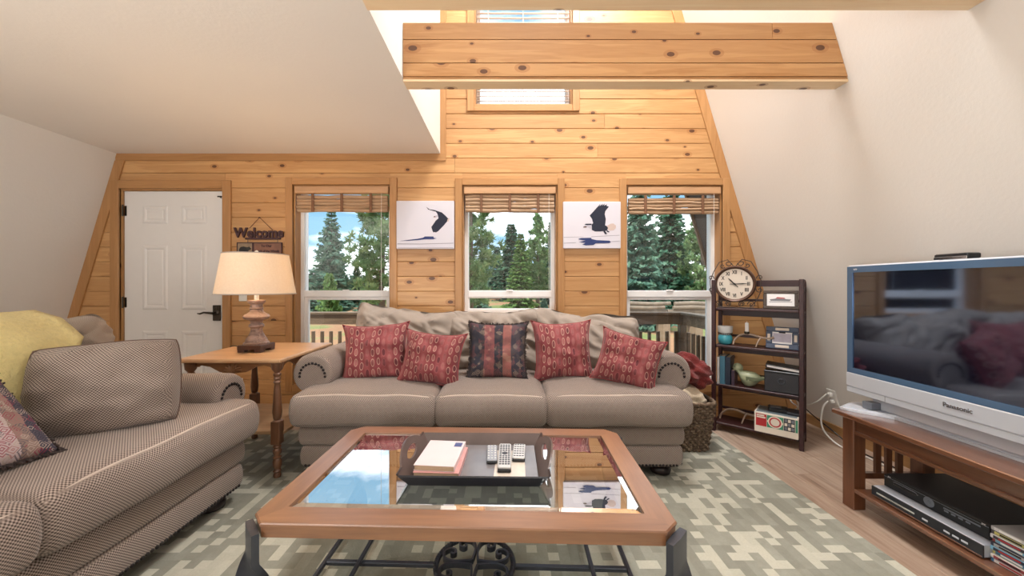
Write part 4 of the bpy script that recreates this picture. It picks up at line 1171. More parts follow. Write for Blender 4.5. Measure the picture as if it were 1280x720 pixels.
def hand(ang, ln, w, name, y):
    b = B(); d = Vector((math.cos(ang), math.sin(ang))); n = Vector((-d.y, d.x))
    p = [d * -.035 + n * w * .5, d * -.035 - n * w * .5, d * ln * .6 - n * w, d * ln, d * ln * .6 + n * w]
    b.prism([(q.x, q.y + cc_) for q in p], y, y - .002); b.obj(name, M['ink'], ck)
hand(R(2), .095, .004, 'minute_hand', -.0075); hand(R(133), .072, .005, 'hour_hand', -.010)
b = B(); b.lathe([(.007, .005), (.007, .013)], 14, MY); b.obj('hand_pin', M['ink'], ck)
b = B()
def sc2(pts, r_=.0035): b.ring_tube([(x, 0.0, z) for x, z in pts], r_, 6)
for s in (-1, 1):
    sc2([(s * x, z) for x, z in spiral(.045, cc_ + cr_ + .022, .005, .026, R(500), R(180))])
    sc2([(s * x, z) for x, z in spiral(.085, cc_ + cr_ * .80 + .03, .004, .02, R(600), R(210))])
    sc2([(s * x, z) for x, z in spiral(.168, cc_ + .05, .004, .022, R(-180), R(200))])
    sc2([(s * x, z) for x, z in spiral(.166, cc_ - .045, .004, .024, R(560), R(160))])
    sc2([(s * x, z) for x, z in spiral(.115, .030, .006, .029, R(-260), R(180))])
    sc2([(s * x, z) for x, z in spiral(.045, .030, .005, .022, R(620), R(0))])
    sc2([(s * .01, cc_ + cr_), (s * .05, cc_ + cr_ + .05), (s * .11, cc_ + cr_ * .8 + .06), (s * .15, cc_ + .10), (s * .175, cc_ + .03), (s * .17, cc_ - .07), (s * .145, .06), (s * .10, .004)])
sc2([(-.13, .0045), (.13, .0045)], .004)
sc2([(-.10, .058), (0, .048), (.10, .058)], .0035)
b.obj('scroll_stand', plain('clock_iron', (70, 58, 52), 0.45, 0.5), ck, 60)
# ship picture frame
M['frame_dark'] = plain('carved_dark_frame', (78, 68, 62), 0.45, 0.2, 0.35, 60)
def pframe(name, label, loc, rz, w, h, fw_, mat, art, lean=12, tw_=.014):
    t = thing(name, label, 'picture frame', loc, rz)
    inner = bpy.data.objects.new('frame_body', None)
    T = Matrix.Translation((0, 0, .002)) @ Matrix.Rotation(R(-lean), 4, 'X')
    for q in ((-w / 2, w / 2, 0, fw_), (-w / 2, w / 2, h - fw_, h), (-w / 2, -w / 2 + fw_, fw_, h - fw_), (w / 2 - fw_, w / 2, fw_, h - fw_)):
        b = B(); b.box(q[0], q[1], -tw_ / 2, tw_ / 2, q[2], q[3], .004, T); b.obj('frame_side', mat, t)
    b = B(); b.box(-w / 2 + fw_, w / 2 - fw_, -.002, .004, fw_, h - fw_, 0, T); pp = b.obj('mat_board', M['white'], t)
    b = B(); b.box(-.02, .02, .0, .003, 0, h * .8, 0, Matrix.Translation((0, .07, .001)) @ Matrix.Rotation(R(20), 4, 'X')); b.obj('easel_back', M['black'], t)
    art(t, T, pp, w, h, fw_); return t
def poly_print(poly, name, mat, parent, T, y):
    b = B(); vs = [(x, y, z) for x, z in poly]
    b.add(vs, [tuple(range(len(poly)))], T); return b.obj(name, mat, parent)
M['shipgrey'] = plain('print_grey', (120, 122, 128), 0.6); M['shipred'] = plain('print_red', (176, 88, 88), 0.6)
def ship(t, T, pp, w, h, f):
    poly_print([(-.06, .062), (.055, .062), (.064, .075), (.03, .078), (-.03, .08), (-.066, .074)], 'printed_ship', M['shipgrey'], pp, T, -.0026)
    poly_print([(-.03, .081), (.03, .079), (.024, .088), (-.02, .092)], 'printed_ship', M['shipred'], pp, T, -.0026)
    poly_print([(-.07, .052), (.07, .054), (.068, .058), (-.068, .057)], 'printed_sea', M['shipgrey'], pp, T, -.0026)
pframe('picture_frame', 'ornate dark frame with a small ship print on the shelf top', on(.77, .075, CZ), SA + R(6), .215, .142, .024, M['frame_dark'], ship, 10)
# second shelf
def jar():
    t = thing('candle_jar', 'turquoise pot candle jar with a clear glass rim on the second shelf', 'candle', on(.115, .085, SH[2]))
    b = B(); b.lathe([(.034, 0), (.048, .014), (.054, .04), (.050, .066), (.042, .078), (.044, .082)], 26); b.obj('pot', plain('turquoise_glaze', (64, 150, 166), 0.25), t, 50)
    b = B(); b.lathe([(.043, .0785), (.052, .105), (.055, .148), (.052, .148), (.049, .107), (.040, .083)], 26, cap=False)
    g = NT('frosted_glass'); c = g.n('ShaderNodeMixShader', {0: .5, 1: g.n('ShaderNodeBsdfTransparent', {'Color': (.95, .97, 1, 1)}).outputs[0], 2: g.n('ShaderNodeBsdfDiffuse', {'Color': (.9, .9, .88, 1)}).outputs[0]}); g.t.links.new(c.outputs[0], g.out.inputs[0])
    b.obj('glass_rim', g.m, t, 50)
    b = B()
    for i in range(22): b.ring_tube([(.047 * math.cos(i * .2856), .047 * math.sin(i * .2856), .082), (.050 * math.cos(i * .2856), .050 * math.sin(i * .2856), .096)], .004, 5)
    o = b.obj('beaded_band', M['bronze'], t, 60); o['kind'] = 'stuff'
    b = B(); b.lathe([(.038, .07), (.038, .112)], 20); b.obj('wax', M['cream'], t, 50)
jar()
M['antler'] = plain('grey_brown_antler', (150, 130, 114), 0.5, 0, 0.25, 30)
def smooth(pts, k=6):
    q = [Vector(p) for p in pts]; out = []
    for i in range(len(q) - 1):
        p0, p1, p2, p3 = q[max(i - 1, 0)], q[i], q[i + 1], q[min(i + 2, len(q) - 1)]
        for j in range(k):
            s = j / k; out.append(.5 * ((2 * p1) + (-p0 + p2) * s + (2 * p0 - 5 * p1 + 4 * p2 - p3) * s * s + (-p0 + 3 * p1 - 3 * p2 + p3) * s ** 3))
    return out + [q[-1]]
def taper(n, a, c): return [a + (c - a) * i / (n - 1) for i in range(n)]
def antler(name, label, loc, rz, candle):
    t = thing(name, label, 'antler', loc, rz)
    p = smooth([(-.11, -.02, .006), (-.10, -.01, .045), (-.06, 0, .085), (0, .0, .094), (.06, .0, .080), (.12, .0, .072), (.155, .0, .085)])
    b = B(); b.ring_tube(p, taper(len(p), .007, .010), 8); b.obj('main_beam', M['antler'], t, 60)
    for pts in ([(.075, 0, .078), (.06, -.02, .05), (.045, -.04, .005)], [(.13, 0, .074), (.14, .02, .05), (.13, .05, .005)]):
        p = smooth(pts); b = B(); b.ring_tube(p, taper(len(p), .008, .005), 8); b.obj('tine', M['antler'], t, 60)
    if candle:
        b = B(); b.lathe([(.016, 0), (.020, .012), (.017, .02)], 16, Matrix.Translation((-.02, 0, .096))); b.obj('candle_cup', M['bronze'], t, 50)
        b = B(); b.lathe([(.013, 0), (.013, .07), (.010, .074), (.002, .074), (.0015, .084)], 16, Matrix.Translation((-.02, 0, .112))); b.obj('candle', M['white'], t, 50)
antler('antler_candle_holder', 'antler candle holder with one short white candle on the second shelf', on(.42, .085, SH[2]), SA, True)
antler('shed_antler', 'bare curved antler lying on the bottom shelf beside the game box', on(.24, .11, SH[0]), SA + R(4), False)
M['blueframe'] = plain('slate_blue_frame', (68, 80, 102), 0.5, 0, 0.25, 40)
def flower(t, T, pp, w, h, f):
    poly_print([(-.055, .052), (.055, .052), (.055, .118), (-.055, .118)], 'photo', plain('faded_photo', (176, 172, 190), 0.4, 0, 0.35, 25), pp, T, -.0026)
    for (x, z, a, c) in ((0, .019, .042, .010), (0, h - .019, .042, .010), (-w / 2 + .019, h / 2, .009, .026), (w / 2 - .019, h / 2, .009, .026)):
        b = B(); b.rbox(x - a, x + a, -.011, -.005, z - c, z + c, .003, 2, (4, 1, 4), None, T); b.obj('applied_motif', M['clockface'], t, 60)
pframe('picture_frame', 'slate blue frame with pale motifs leaning on the second shelf', on(.785, .075, SH[2]), SA + R(2), .20, .168, .040, M['blueframe'], flower, 14, .016)
# third shelf
def vbook(label, f, d, w, dp, h, m, lean=0):
    t = thing('hardback_book', label, 'book', on(f, d, SH[1]), SA, 'books on the third shelf')
    T = Matrix.Rotation(R(lean), 4, 'Y')
    b = B(); b.box(-w / 2 + .002, w / 2 - .002, .003, dp - .003, .003, h - .004, 0, T); b.obj('page_block', M['paper'], t)
    b = B(); b.box(-w / 2, -w / 2 + .002, 0, dp, 0, h, 0, T); b.box(w / 2 - .002, w / 2, 0, dp, 0, h, 0, T); b.box(-w / 2 + .002, w / 2 - .002, -.001, .003, 0, h, 0, T); b.obj('cover', m, t)
    return t
def bm_(n, rgb): return plain(n, rgb, 0.45, 0, 0.12)
vbook('pale grey book with its spine at the left end of the third shelf', .050, .02, .016, .15, .215, bm_('cover_pale', (186, 184, 182)))
vbook('tall teal blue hardback with silver spine lettering on the third shelf', .105, .015, .036, .16, .225, bm_('cover_teal', (66, 108, 128)))
vbook('tall dark navy hardback beside the teal one on the third shelf', .172, .015, .034, .16, .222, bm_('cover_navy', (34, 42, 58)))
vbook('short dark plum book at the right of the upright books', .232, .03, .022, .12, .118, bm_('cover_plum', (66, 48, 62)))
def bird():
    t = thing('ceramic_bird', 'pale green ceramic bird figure on the third shelf', 'figurine', on(.42, .09, SH[1]), SA + math.pi)
    b = B()
    prof = []
    vs = []; fs = []; n = 20; m = 16
    sp = [(-.085, .062, .004, .003), (-.06, .062, .022, .014), (-.03, .056, .044, .042), (.0, .050, .052, .049), (.03, .052, .050, .047), (.055, .064, .038, .036), (.066, .082, .031, .031), (.074, .100, .031, .031), (.080, .113, .033, .032), (.092, .122, .027, .026), (.104, .124, .016, .014), (.112, .121, .006, .006)]
    for (x, z, rz_, ry_) in sp:
        for k in range(m):
            a = 2 * math.pi * k / m; vs.append((x, ry_ * 1.12 * math.cos(a), max(.0, (z + rz_ * 1.08 * math.sin(a)) * 1.12)))
    for i in range(len(sp) - 1):
        for k in range(m): fs.append((i * m + k, i * m + (k + 1) % m, (i + 1) * m + (k + 1) % m, (i + 1) * m + k))
    fs += [tuple(reversed(range(m))), tuple(range((len(sp) - 1) * m, len(sp) * m))]
    b.add(vs, fs); b.lathe([(.036 * math.sin(math.pi * i / 12) + .0002, -.036 * math.cos(math.pi * i / 12)) for i in range(13)], 18, Matrix.Translation((.082, 0, .134))); gz = plain('celadon_glaze', (152, 158, 128), 0.4, 0, 0.2, 40); o = b.obj('body', gz, t, 70)
    b = B(); b.lathe([(.006, 0), (.004, .014), (.0008, .024)], 10, Matrix.Translation((.114, 0, .132)) @ Matrix.Rotation(R(95), 4, 'Y')); b.obj('beak', M['antler'], t, 50)
    for s in (-1, 1):
        b = B(); b.rbox(-.105, .02, s * .050 - .004, s * .050 + .004, .050, .082, .004, 2, (6, 1, 3), lambda u, v, w, q: Vector((q.x, q.y - s * .02 * max(0, -u), q.z * (1 - .6 * max(0, -u)) + .012 * max(0, -u)))); b.obj('wing', plain('dark_green_glaze', (92, 100, 74), 0.4, 0, 0.25, 40), t, 60)
        b = B(); b.lathe([(.0035, 0), (.002, .0015)], 8, Matrix.Translation((.096, s * .0315, .143)) @ Matrix.Rotation(R(-90 * s), 4, 'X')); b.obj('eye', M['ink'], t, 40)
    b = B(); b.box(-.125, -.07, -.014, .014, .072, .086, .005); b.obj('tail', gz, t, 50)
bird()
def wbox():
    t = thing('storage_box', 'black woven storage box with a round clasp on the third shelf', 'box', on(.79, .10, SH[1]), SA)
    b = B(); b.box(-.105, .105, -.085, .085, 0, .150, .006); b.obj('box_body', M['wicker'], t)
    b = B(); b.box(-.107, .107, -.088, .088, .145, .158, .004); b.obj('rim', M['black'], t)
    b = B(); b.ring_tube([(.02 * math.cos(i * .314), -.088, .088 + .02 * math.sin(i * .314)) for i in range(20)], .0035, 6, True); b.lathe([(.007, 0), (.005, .005)], 10, Matrix.Translation((0, -.085, .105)) @ Matrix.Rotation(R(90), 4, 'X')); b.obj('ring_clasp', M['iron'], t, 60)
t_ = NT('black_wicker'); v_ = t_.coords('Object', (160, 160, 160)); w_ = t_.n('ShaderNodeTexChecker', {'Vector': v_, 'Scale': 1.0}).outputs['Fac']
M['wicker'] = t_.finish(t_.mix(w_, srgb(24, 24, 28), srgb(44, 44, 50)), 0.5, bump=w_, bstr=0.5, bdist=0.004)
wbox()
t = thing('photo_album', 'black photo album with pale page edges lying on the storage box', 'album', on(.80, .095, SH[1] + .1585), SA + R(3))
T = Matrix.Rotation(R(5), 4, 'Y')
b = B(); b.box(-.10, .10, -.078, .075, .006, .022, 0, T @ Matrix.Translation((0, 0, .010))); b.obj('page_block', M['white'], t)
b = B(); b.box(-.105, .105, -.082, .08, 0, .004, 0, T @ Matrix.Translation((0, 0, .0115))); b.box(-.105, .105, -.082, .08, .022, .027, .001, T @ Matrix.Translation((0, 0, .010))); b.box(-.108, -.102, -.082, .08, .002, .027, .001, T @ Matrix.Translation((0, 0, .010))); b.obj('cover', M['black'], t)
# bottom shelf: game box
GB = thing('board_game_box', 'white, green and red board game box on the bottom shelf', 'box', on(.735, .085, SH[0]), SA)
gw, gd, gh = .265, .20, .150
M['gcream'] = plain('game_box_cream', (226, 218, 204), 0.45, 0, 0.05)
M['gred'] = plain('game_red', (178, 44, 50), 0.4); M['ggreen'] = plain('game_green', (64, 140, 112), 0.4); M['gblack'] = plain('game_black', (40, 42, 48), 0.4)
b = B(); b.box(-gw / 2, gw / 2, -gd / 2, gd / 2, 0, gh, .002); b.obj('box_body', M['gcream'], GB)
yf = -gd / 2 - .0006
def gp(x0, x1, z0, z1, m, y=yf, name='printed_panel'): b = B(); b.box(x0, x1, y, -gd / 2 + .001, z0, z1); return b.obj(name, M[m], GB)
gp(-.122, -.056, .048, .138, 'gred'); gp(-.054, .045, .048, .138, 'ggreen'); gp(.047, .112, .048, .138, 'gblack'); gp(.115, .128, .048, .138, 'ggreen')
b = B(); b.lathe([(.044, 0), (.044, .0008)], 28, Matrix.Translation((-.004, yf, .093)) @ Matrix.Rotation(R(90), 4, 'X')); b.obj('printed_emblem', M['gcream'], GB)
b = B(); b.lathe([(.036, 0), (.036, .0014)], 28, Matrix.Translation((-.004, yf, .093)) @ Matrix.Rotation(R(90), 4, 'X')); b.obj('printed_emblem', M['gred'], GB)
b = B(); b.lathe([(.027, 0), (.027, .0020)], 28, Matrix.Translation((-.004, yf, .093)) @ Matrix.Rotation(R(90), 4, 'X')); b.obj('printed_emblem', M['gcream'], GB)
gp(-.052, .043, .086, .1, 'gcream', yf - .0004, 'printed_band')
for i in range(3):
    for j in range(3): gp(.052 + .020 * i, .068 + .020 * i, .055 + .028 * j, .076 + .028 * j, 'gcream' if (i + j) % 2 else 'silverdk', yf - .0004, 'printed_square')
gp(-.118, -.062, .108, .118, 'gcream', yf - .0004, 'printed_band'); gp(-.118, -.070, .122, .132, 'gcream', yf - .0004, 'printed_band')
b = B(); b.box(-gw / 2 + .01, gw / 2 - .01, -gd / 2 + .008, gd / 2 - .01, gh - .0002, gh + .0006); b.obj('printed_top', plain('game_top_grey', (112, 124, 130), 0.35, 0, 0.3, 20), GB)
rd = thing('pocket_radio', 'small black device lying on top of the game box', 'radio', on(.74, .095, SH[0] + gh + .0008), SA + R(8))
b = B(); b.box(-.062, .062, -.045, .045, 0, .032, .006); b.obj('case', M['black'], rd)
b = B(); b.box(-.05, .02, -.032, .03, .031, .0335); b.obj('lid_panel', M['silverdk'], rd)
rd2 = thing('small_case', 'dark flat case at the right end of the game box top', 'case', on(.905, .10, SH[0] + gh + .0008), SA + R(2))
b = B(); b.box(-.035, .035, -.06, .06, 0, .022, .004); b.obj('case_body', M['blackmatte'], rd2)
b = B(); b.box(-.036, .036, -.061, .061, .013, .0145); b.obj('case_seam', M['silverdk'], rd2)

# ------------------------------------------------------------------ basket with blankets
BX, BY = 1.315, 2.72
bs = thing('woven_basket', 'dark seagrass basket of blankets between sofa and shelf', 'basket', (BX, BY, RUGZ))
t_ = NT('seagrass'); v_ = t_.coords('Object', (1, 1, 1)); n_ = t_.noise(v_, 60, 4, .6)
M['grass_weave'] = t_.finish(t_.ramp(n_, [(.3, srgb(58, 44, 34)), (.55, srgb(112, 92, 74)), (.75, srgb(176, 156, 132))]), 0.8, bump=n_, bstr=.4, bdist=.004)
def sq(a, hw, rr_=.5):
    e = 4.0; c, s = math.cos(a), math.sin(a); k = (abs(c) ** e + abs(s) ** e) ** (-1 / e); return hw * k * c, hw * k * s
b = B(); rows = 17; seg = 96; bh = .335
for r_ in range(rows):
    z = .012 + (bh - .012) * r_ / (rows - 1); hw = .128 + .042 * (z / bh)
    pts = []; rad = []
    for i in range(seg):
        a = 2 * math.pi * i / seg; ph = math.sin(a * 24 + (math.pi if r_ % 2 else 0))
        x, y = sq(a, hw + .005 * ph); pts.append((x, y, z + .002 * math.cos(a * 24))); rad.append(.0115 + .0025 * ph)
    b.ring_tube(pts, rad, 6, True)
o = b.obj('woven_side', M['grass_weave'], bs, 80); o['kind'] = 'stuff'
b = B(); b.prism([sq(2 * math.pi * i / 32, .128) for i in range(32)], .004, .014, 'xy'); b.obj('bottom', M['grass_weave'], bs)
b = B(); pts = [sq(2 * math.pi * i / seg, .172) for i in range(seg)]; b.ring_tube([(x, y, bh + .008 + .003 * math.sin(i * 1.2)) for i, (x, y) in enumerate(pts)], .013, 8, True); b.obj('rim', M['grass_weave'], bs, 80)
def fold(name, label, boxq, m, seed, amp, ridges, tilt=(0, 0, 0), cat='blanket'):
    (x0, x1, y0, y1, z0, z1, r_) = boxq
    def de(u, v, w, q):
        q.z += .02 * (1 - u * u) * (1 - v * v) * (1 if w > 0 else .2)
        d = ridges * math.sin(5 * u + 9 * w + seed + 2 * v) + ridges * .6 * math.sin(14 * w + 3 * u * v)
        n = q.normalized() if q.length > 1e-6 else Vector((0, 0, 1))
        return q + n * (d + amp * noise.noise(Vector((u * 2.1 + seed, v * 2.1, w * 2.1))))
    b = B(); b.rbox(x0, x1, y0, y1, z0, z1, r_, 5, (14, 12, 10), de); o = b.obj(name, m, None, 80)
    o.rotation_euler = tilt; tag(o, label, cat); return o
o = fold('folded_blanket', 'cream folded blanket filling the top of the woven basket', (-.13, .13, -.13, .13, -.09, .09, .08), M['cream'], 3, .02, .006); o.location = (BX, BY, .335)
o = fold('knit_throw', 'brick red knitted throw bundled on the cream blanket in the basket', (-.15, .15, -.15, .15, -.105, .095, .09), M['redthrow'], 8, .03, .011, (R(-8), R(20), R(10))); o.location = (BX + .04, BY + .06, .535)

# ------------------------------------------------------------------ media stand
MS = thing('media_stand', 'mission style brown wood media stand under the television', 'cabinet', (0, 0, 0))
x0, x1, y0, y1 = 1.795, 2.32, .95, 2.03
b = B(); b.box(x0, x1, y0, y1, .482, .506, .004); b.obj('top_board', M['stand_y'], MS)
for x in (x0 + .03, x1 - .13):
    for y in (y0 + .03, y1 - .10):
        b = B(); b.box(x, x + .066, y, y + .066, 0, .4815, .004); b.obj('leg', M['stand_z'], MS)
lf0, lf1 = x0 + .03, x1 - .064
for x in (x0 + .045, x1 - .105):
    b = B(); b.box(x, x + .022, y0 + .097, y1 - .101, .418, .4815); b.obj('apron', M['stand_y'], MS)
    b = B(); b.box(x - .012, x + .028, y0 + .097, y1 - .101, .400, .418, .003); b.obj('apron_moulding', M['stand_y'], MS)
for y in (y0 + .052, y1 - .078):
    b = B(); b.box(x0 + .097, x1 - .131, y, y + .022, .418, .4815); b.obj('end_rail', M['stand_y'], MS)
    b = B(); b.box(x0 + .097, x1 - .131, y, y + .022, .155, .185); b.obj('end_rail', M['stand_y'], MS)
    for i in (-1, 0, 1):
        b = B(); xc = (x0 + x1 - .034) / 2 + i * .058; b.box(xc - .015, xc + .015, y + .004, y + .018, .185, .418); b.obj('slat', M['stand_z'], MS)
b = B(); b.box(x0 + .022, x1 - .06, y0 + .02, y1 - .11, .10, .12, .003); b.obj('lower_shelf', M['stand_y'], MS)

# television
TV = thing('television', 'large silver flat television with dark glossy screen on the media stand', 'television', (1.91, 1.55, .5065))
def tb_(x0, x1, y0, y1, z0, z1, ch, name, m, par=None, sm=None):
    b = B(); b.box(x0, x1, y0, y1, z0 - .5065, z1 - .5065, ch); return b.obj(name, M[m] if isinstance(m, str) else m, par or TV, sm)
hw = .512
tb_(.03, .20, -hw + .04, hw - .04, .62, 1.25, .03, 'rear_housing', 'silverdk')
tb_(.004, .045, -hw, hw, .59, 1.292, .006, 'silver_surround', 'silver')
sy = .474
for q in ((-hw + .008, -sy, .70, 1.284), (sy, hw - .008, .70, 1.284), (-sy, sy, 1.252, 1.284), (-sy, sy, .70, .729)):
    tb_(-.004, .006, q[0], q[1], q[2], q[3], 0, 'bezel', 'bezel')
tb_(.001, .007, -sy, sy, .729, 1.252, 0, 'screen', 'screen')
tb_(-.006, .006, -hw + .003, hw - .003, .625, .699, .003, 'front_panel', 'silver')
tb_(-.003, .010, -hw + .003, hw - .003, .592, .624, .003, 'speaker_strip', 'silver')
for y in (-.30, .30): tb_(-.0035, .0, y - .0012, y + .0012, .594, .622, 0, 'panel_seam', 'silverdk')
text_mesh('Panasonic', .026, .0012, M['chrome'], TV, 'badge', (-.0075, 0, .665 - .5065), (R(90), 0, R(-90)), bold=.0006)
text_mesh('LCD', .010, .0005, M['white'], TV, 'badge', (-.005, .455, 1.268 - .5065), (R(90), 0, R(-90)))
tb_(.05, .13, -.42, .42, .528, .60, .006, 'neck', 'silver')
tb_(-.002, .05, .37, .42, .53, .565, .002, 'neck_block', 'silverdk')
b = B(); b.prism([(-.085, -.46), (-.07, -.43), (.045, -.30), (.055, -.2), (.055, .2), (.045, .30), (-.07, .43), (-.085, .46), (.03, .53), (.19, .53), (.19, -.53), (.03, -.53)], 0, .012, 'xy')
b.prism([(-.07, -.455), (.055, -.295), (.065, -.2), (.065, .2), (.055, .295), (-.07, .455), (.03, .515), (.18, .515), (.18, -.515), (.03, -.515)], .012, .020, 'xy'); b.obj('base_plate', M['silver'], TV)
sb = thing('set_top_receiver', 'slim black and silver box resting on top of the television', 'box', (1.98, 1.615, 1.2925), R(0))
b = B(); b.box(-.03, .03, -.062, .062, .004, .028, .004); b.obj('case', M['black'], sb)
b = B(); b.box(-.033, -.029, -.06, .06, .002, .015, .001); b.obj('front_strip', M['chrome'], sb)
b = B(); b.box(-.02, .02, -.05, .05, 0, .004); b.obj('pad', M['black'], sb)
# players
dv = thing('disc_player', 'slim silver disc player lying on the lower shelf of the media stand', 'player', (1.848, 1.64, .1205))
b = B(); b.box(.004, .27, -.215, .215, .004, .055, .003); b.obj('case', M['silver'], dv)
b = B(); b.box(-.002, .004, -.217, .217, .003, .053, .001); b.obj('front_panel', M['blackmatte'], dv)
b = B(); b.box(-.004, -.001, .02, .19, .026, .034); b.obj('tray_slot', M['chrome'], dv)
b = B(); b.box(-.004, -.001, -.215, .215, .006, .012); b.obj('chrome_strip', M['chrome'], dv)
for y in (-.02, -.10, -.13, -.16): b = B(); b.box(-.004, -.001, y - .011, y + .011, .024, .032, .001); b.obj('button', M['silver'], dv)
for y in (-.18, .18):
    b = B(); b.box(.03, .06, y - .015, y + .015, 0, .004); b.obj('foot', M['black'], dv)
vc = thing('video_recorder', 'black video recorder stacked on the silver disc player', 'player', (1.905, 1.648, .176))
b = B(); b.box(.004, .30, -.20, .20, .0, .062, .002); b.obj('case', M['blackmatte'], vc)
b = B(); b.box(-.003, .004, -.202, .202, .001, .060, .002); b.obj('front_panel', M['black'], vc)
b = B(); b.ring_tube([(-.004, .155, .044), (-.004, .06, .044), (-.004, .047, .037), (-.004, .06, .030), (-.004, .155, .030)], .0014, 5, True); b.obj('tape_flap_trim', M['chrome'], vc, 60)
b = B(); b.box(-.0042, -.0025, -.20, .20, .050, .0515); b.obj('trim_line', M['silverdk'], vc)
b = B(); b.lathe([(.021, 0), (.021, .002), (.017, .003), (.008, .003), (.007, .005)], 24, Matrix.Translation((-.003, .005, .032)) @ Matrix.Rotation(R(-90), 4, 'Y')); b.obj('control_dial', M['silverdk'], vc, 40)
for i in range(4): b = B(); b.box(-.0045, -.003, -.06 - .025 * i - .008, -.06 - .025 * i + .008, .026, .033, .0005); b.obj('button', M['silverdk'], vc)
b = B(); b.box(-.0045, -.003, -.175, -.05, .036, .042); b.obj('display', M['silverdk'], vc)
for y in (.175, -.185): text_mesh('JVC', .009, .0004, M['white'], vc, 'panel_lettering', (-.004, y, .055), (R(90), 0, R(-90)))
# disc cases
cols = [(168, 168, 170), (60, 60, 68), (206, 206, 210), (150, 70, 76), (44, 50, 66), (120, 176, 206), (196, 190, 120), (214, 210, 206), (70, 116, 150)]
names = ['grey', 'charcoal', 'white', 'red', 'navy', 'sky blue', 'yellowish', 'off-white', 'steel blue']
words = ['topmost', 'second from the top', 'third from the top', 'fourth from the top', 'fifth from the top', 'sixth from the top', 'seventh from the top', 'second from the bottom', 'bottom']
for i in range(9):
    z = .1205 + .0152 * (8 - i)
    t = thing('disc_case', f'{names[i]} disc case, {words[i]} of the stack by the players', 'disc case', (1.872 + .004 * math.sin(i * 2.4), 1.325, z), R(1.2 * math.sin(i * 1.7)), 'stack of disc cases on the media stand')
    b = B(); b.box(0, .135, -.095, .095, 0, .0148, .0015); b.obj('case_shell', bm_('case_' + str(i), cols[i]), t)
    b = B(); b.box(-.0006, .001, -.085, .085, .002, .0128); sp = b.obj('spine_insert', bm_('spine_' + str(i), cols[(i * 4 + 2) % 9]), t)
    b = B(); b.box(-.0012, -.0004, .01, .07, .0045, .0105); b.obj('spine_title', bm_('title_' + str(i), [(240, 240, 240), (30, 30, 36), (170, 50, 60)][i % 3]), t)
for j, (lb, pts) in enumerate((('black cable hanging behind the media stand near the slats', [(2.345, 1.95, .50), (2.35, 1.9, .40), (2.36, 1.75, .28), (2.37, 1.55, .15), (2.38, 1.4, .008)]),
                               ('looped black cable behind the video recorder', [(2.345, 1.53, .52), (2.36, 1.55, .47), (2.36, 1.58, .40), (2.37, 1.50, .33), (2.37, 1.42, .38), (2.37, 1.45, .44), (2.37, 1.38, .28), (2.38, 1.2, .1)]),
                               ('grey cable crossing behind the video recorder', [(2.345, 1.46, .52), (2.36, 1.45, .46), (2.365, 1.40, .36), (2.37, 1.32, .30), (2.37, 1.25, .26), (2.38, 1.1, .1)]))):
    cord('cable', lb, pts, .0045, 'black' if j < 2 else 'silverdk')

# ------------------------------------------------------------------ canvas prints
M['canvas'] = plain('pale_lilac_canvas', (216, 213, 222), 0.8, 0, 0.015, 3)
M['cedge'] = plain('canvas_edge', (232, 228, 226), 0.8)
M['eagle'] = plain('print_dark_blue', (26, 32, 52), 0.7, 0, 0.25, 40); M['eshadow'] = plain('print_navy', (40, 56, 108), 0.7); M['eline'] = plain('print_line_grey', (150, 146, 158), 0.7)
M['ewhite'] = plain('print_bird_grey', (188, 184, 196), 0.7); M['etail'] = plain('print_tail', (204, 184, 176), 0.7, 0, 0.12, 60); M['ebeak'] = plain('print_beak', (92, 66, 60), 0.7)
def canvas(label, px0, px1, py0, py1, box, shapes):
    a = at(px0, py0, D - .045); c = at(px1, py1, D - .045)
    t = thing('canvas_print', label, 'picture', ((a.x + c.x) / 2, D - .0155, (a.z + c.z) / 2), 0, 'bird canvas prints')
    w, h = c.x - a.x, a.z - c.z
    b = B(); b.box(-w / 2, w / 2, -.03, 0, -h / 2, h / 2, .003); b.obj('stretched_canvas', M['canvas'], t)
    (x0, y0, x1, y1) = box
    for i, (m, poly) in enumerate(shapes):
        b = B(); vs = [((x - x0) / (x1 - x0) * w - w / 2, -.0303 - .0002 * i, h / 2 - (y - y0) / (y1 - y0) * h) for x, y in poly]
        b.add(vs, [tuple(range(len(vs)))]); b.obj('printed_shape', M[m], t)
canvas('white canvas of a dark eagle diving, between the left and middle windows', 495.5, 567.5, 251, 311, (45, 60, 660, 555), [
    ('eline', [(55, 500), (300, 503), (655, 494), (655, 500), (300, 509), (55, 509)]), ('eline', [(60, 543), (400, 539), (650, 541), (650, 545), (400, 543), (60, 547)]),
    ('eagle', [(362, 122), (400, 148), (450, 155), (490, 168), (530, 180), (565, 210), (600, 245), (585, 275), (555, 310), (520, 345), (490, 375), (465, 388), (455, 380), (445, 388), (432, 375), (425, 355), (418, 330), (440, 300), (465, 265), (495, 240), (490, 215), (480, 190), (465, 172), (420, 160), (385, 150)]),
    ('ewhite', [(455, 216), (488, 208), (494, 228), (465, 230)]), ('ebeak', [(438, 226), (456, 216), (466, 230), (445, 230)]), ('etail', [(590, 252), (616, 238), (606, 256), (602, 276), (588, 272)]),
    ('eshadow', [(80, 475), (180, 462), (270, 452), (330, 440), (350, 428), (440, 428), (445, 442), (475, 447), (440, 456), (350, 458), (270, 466), (180, 472)])])
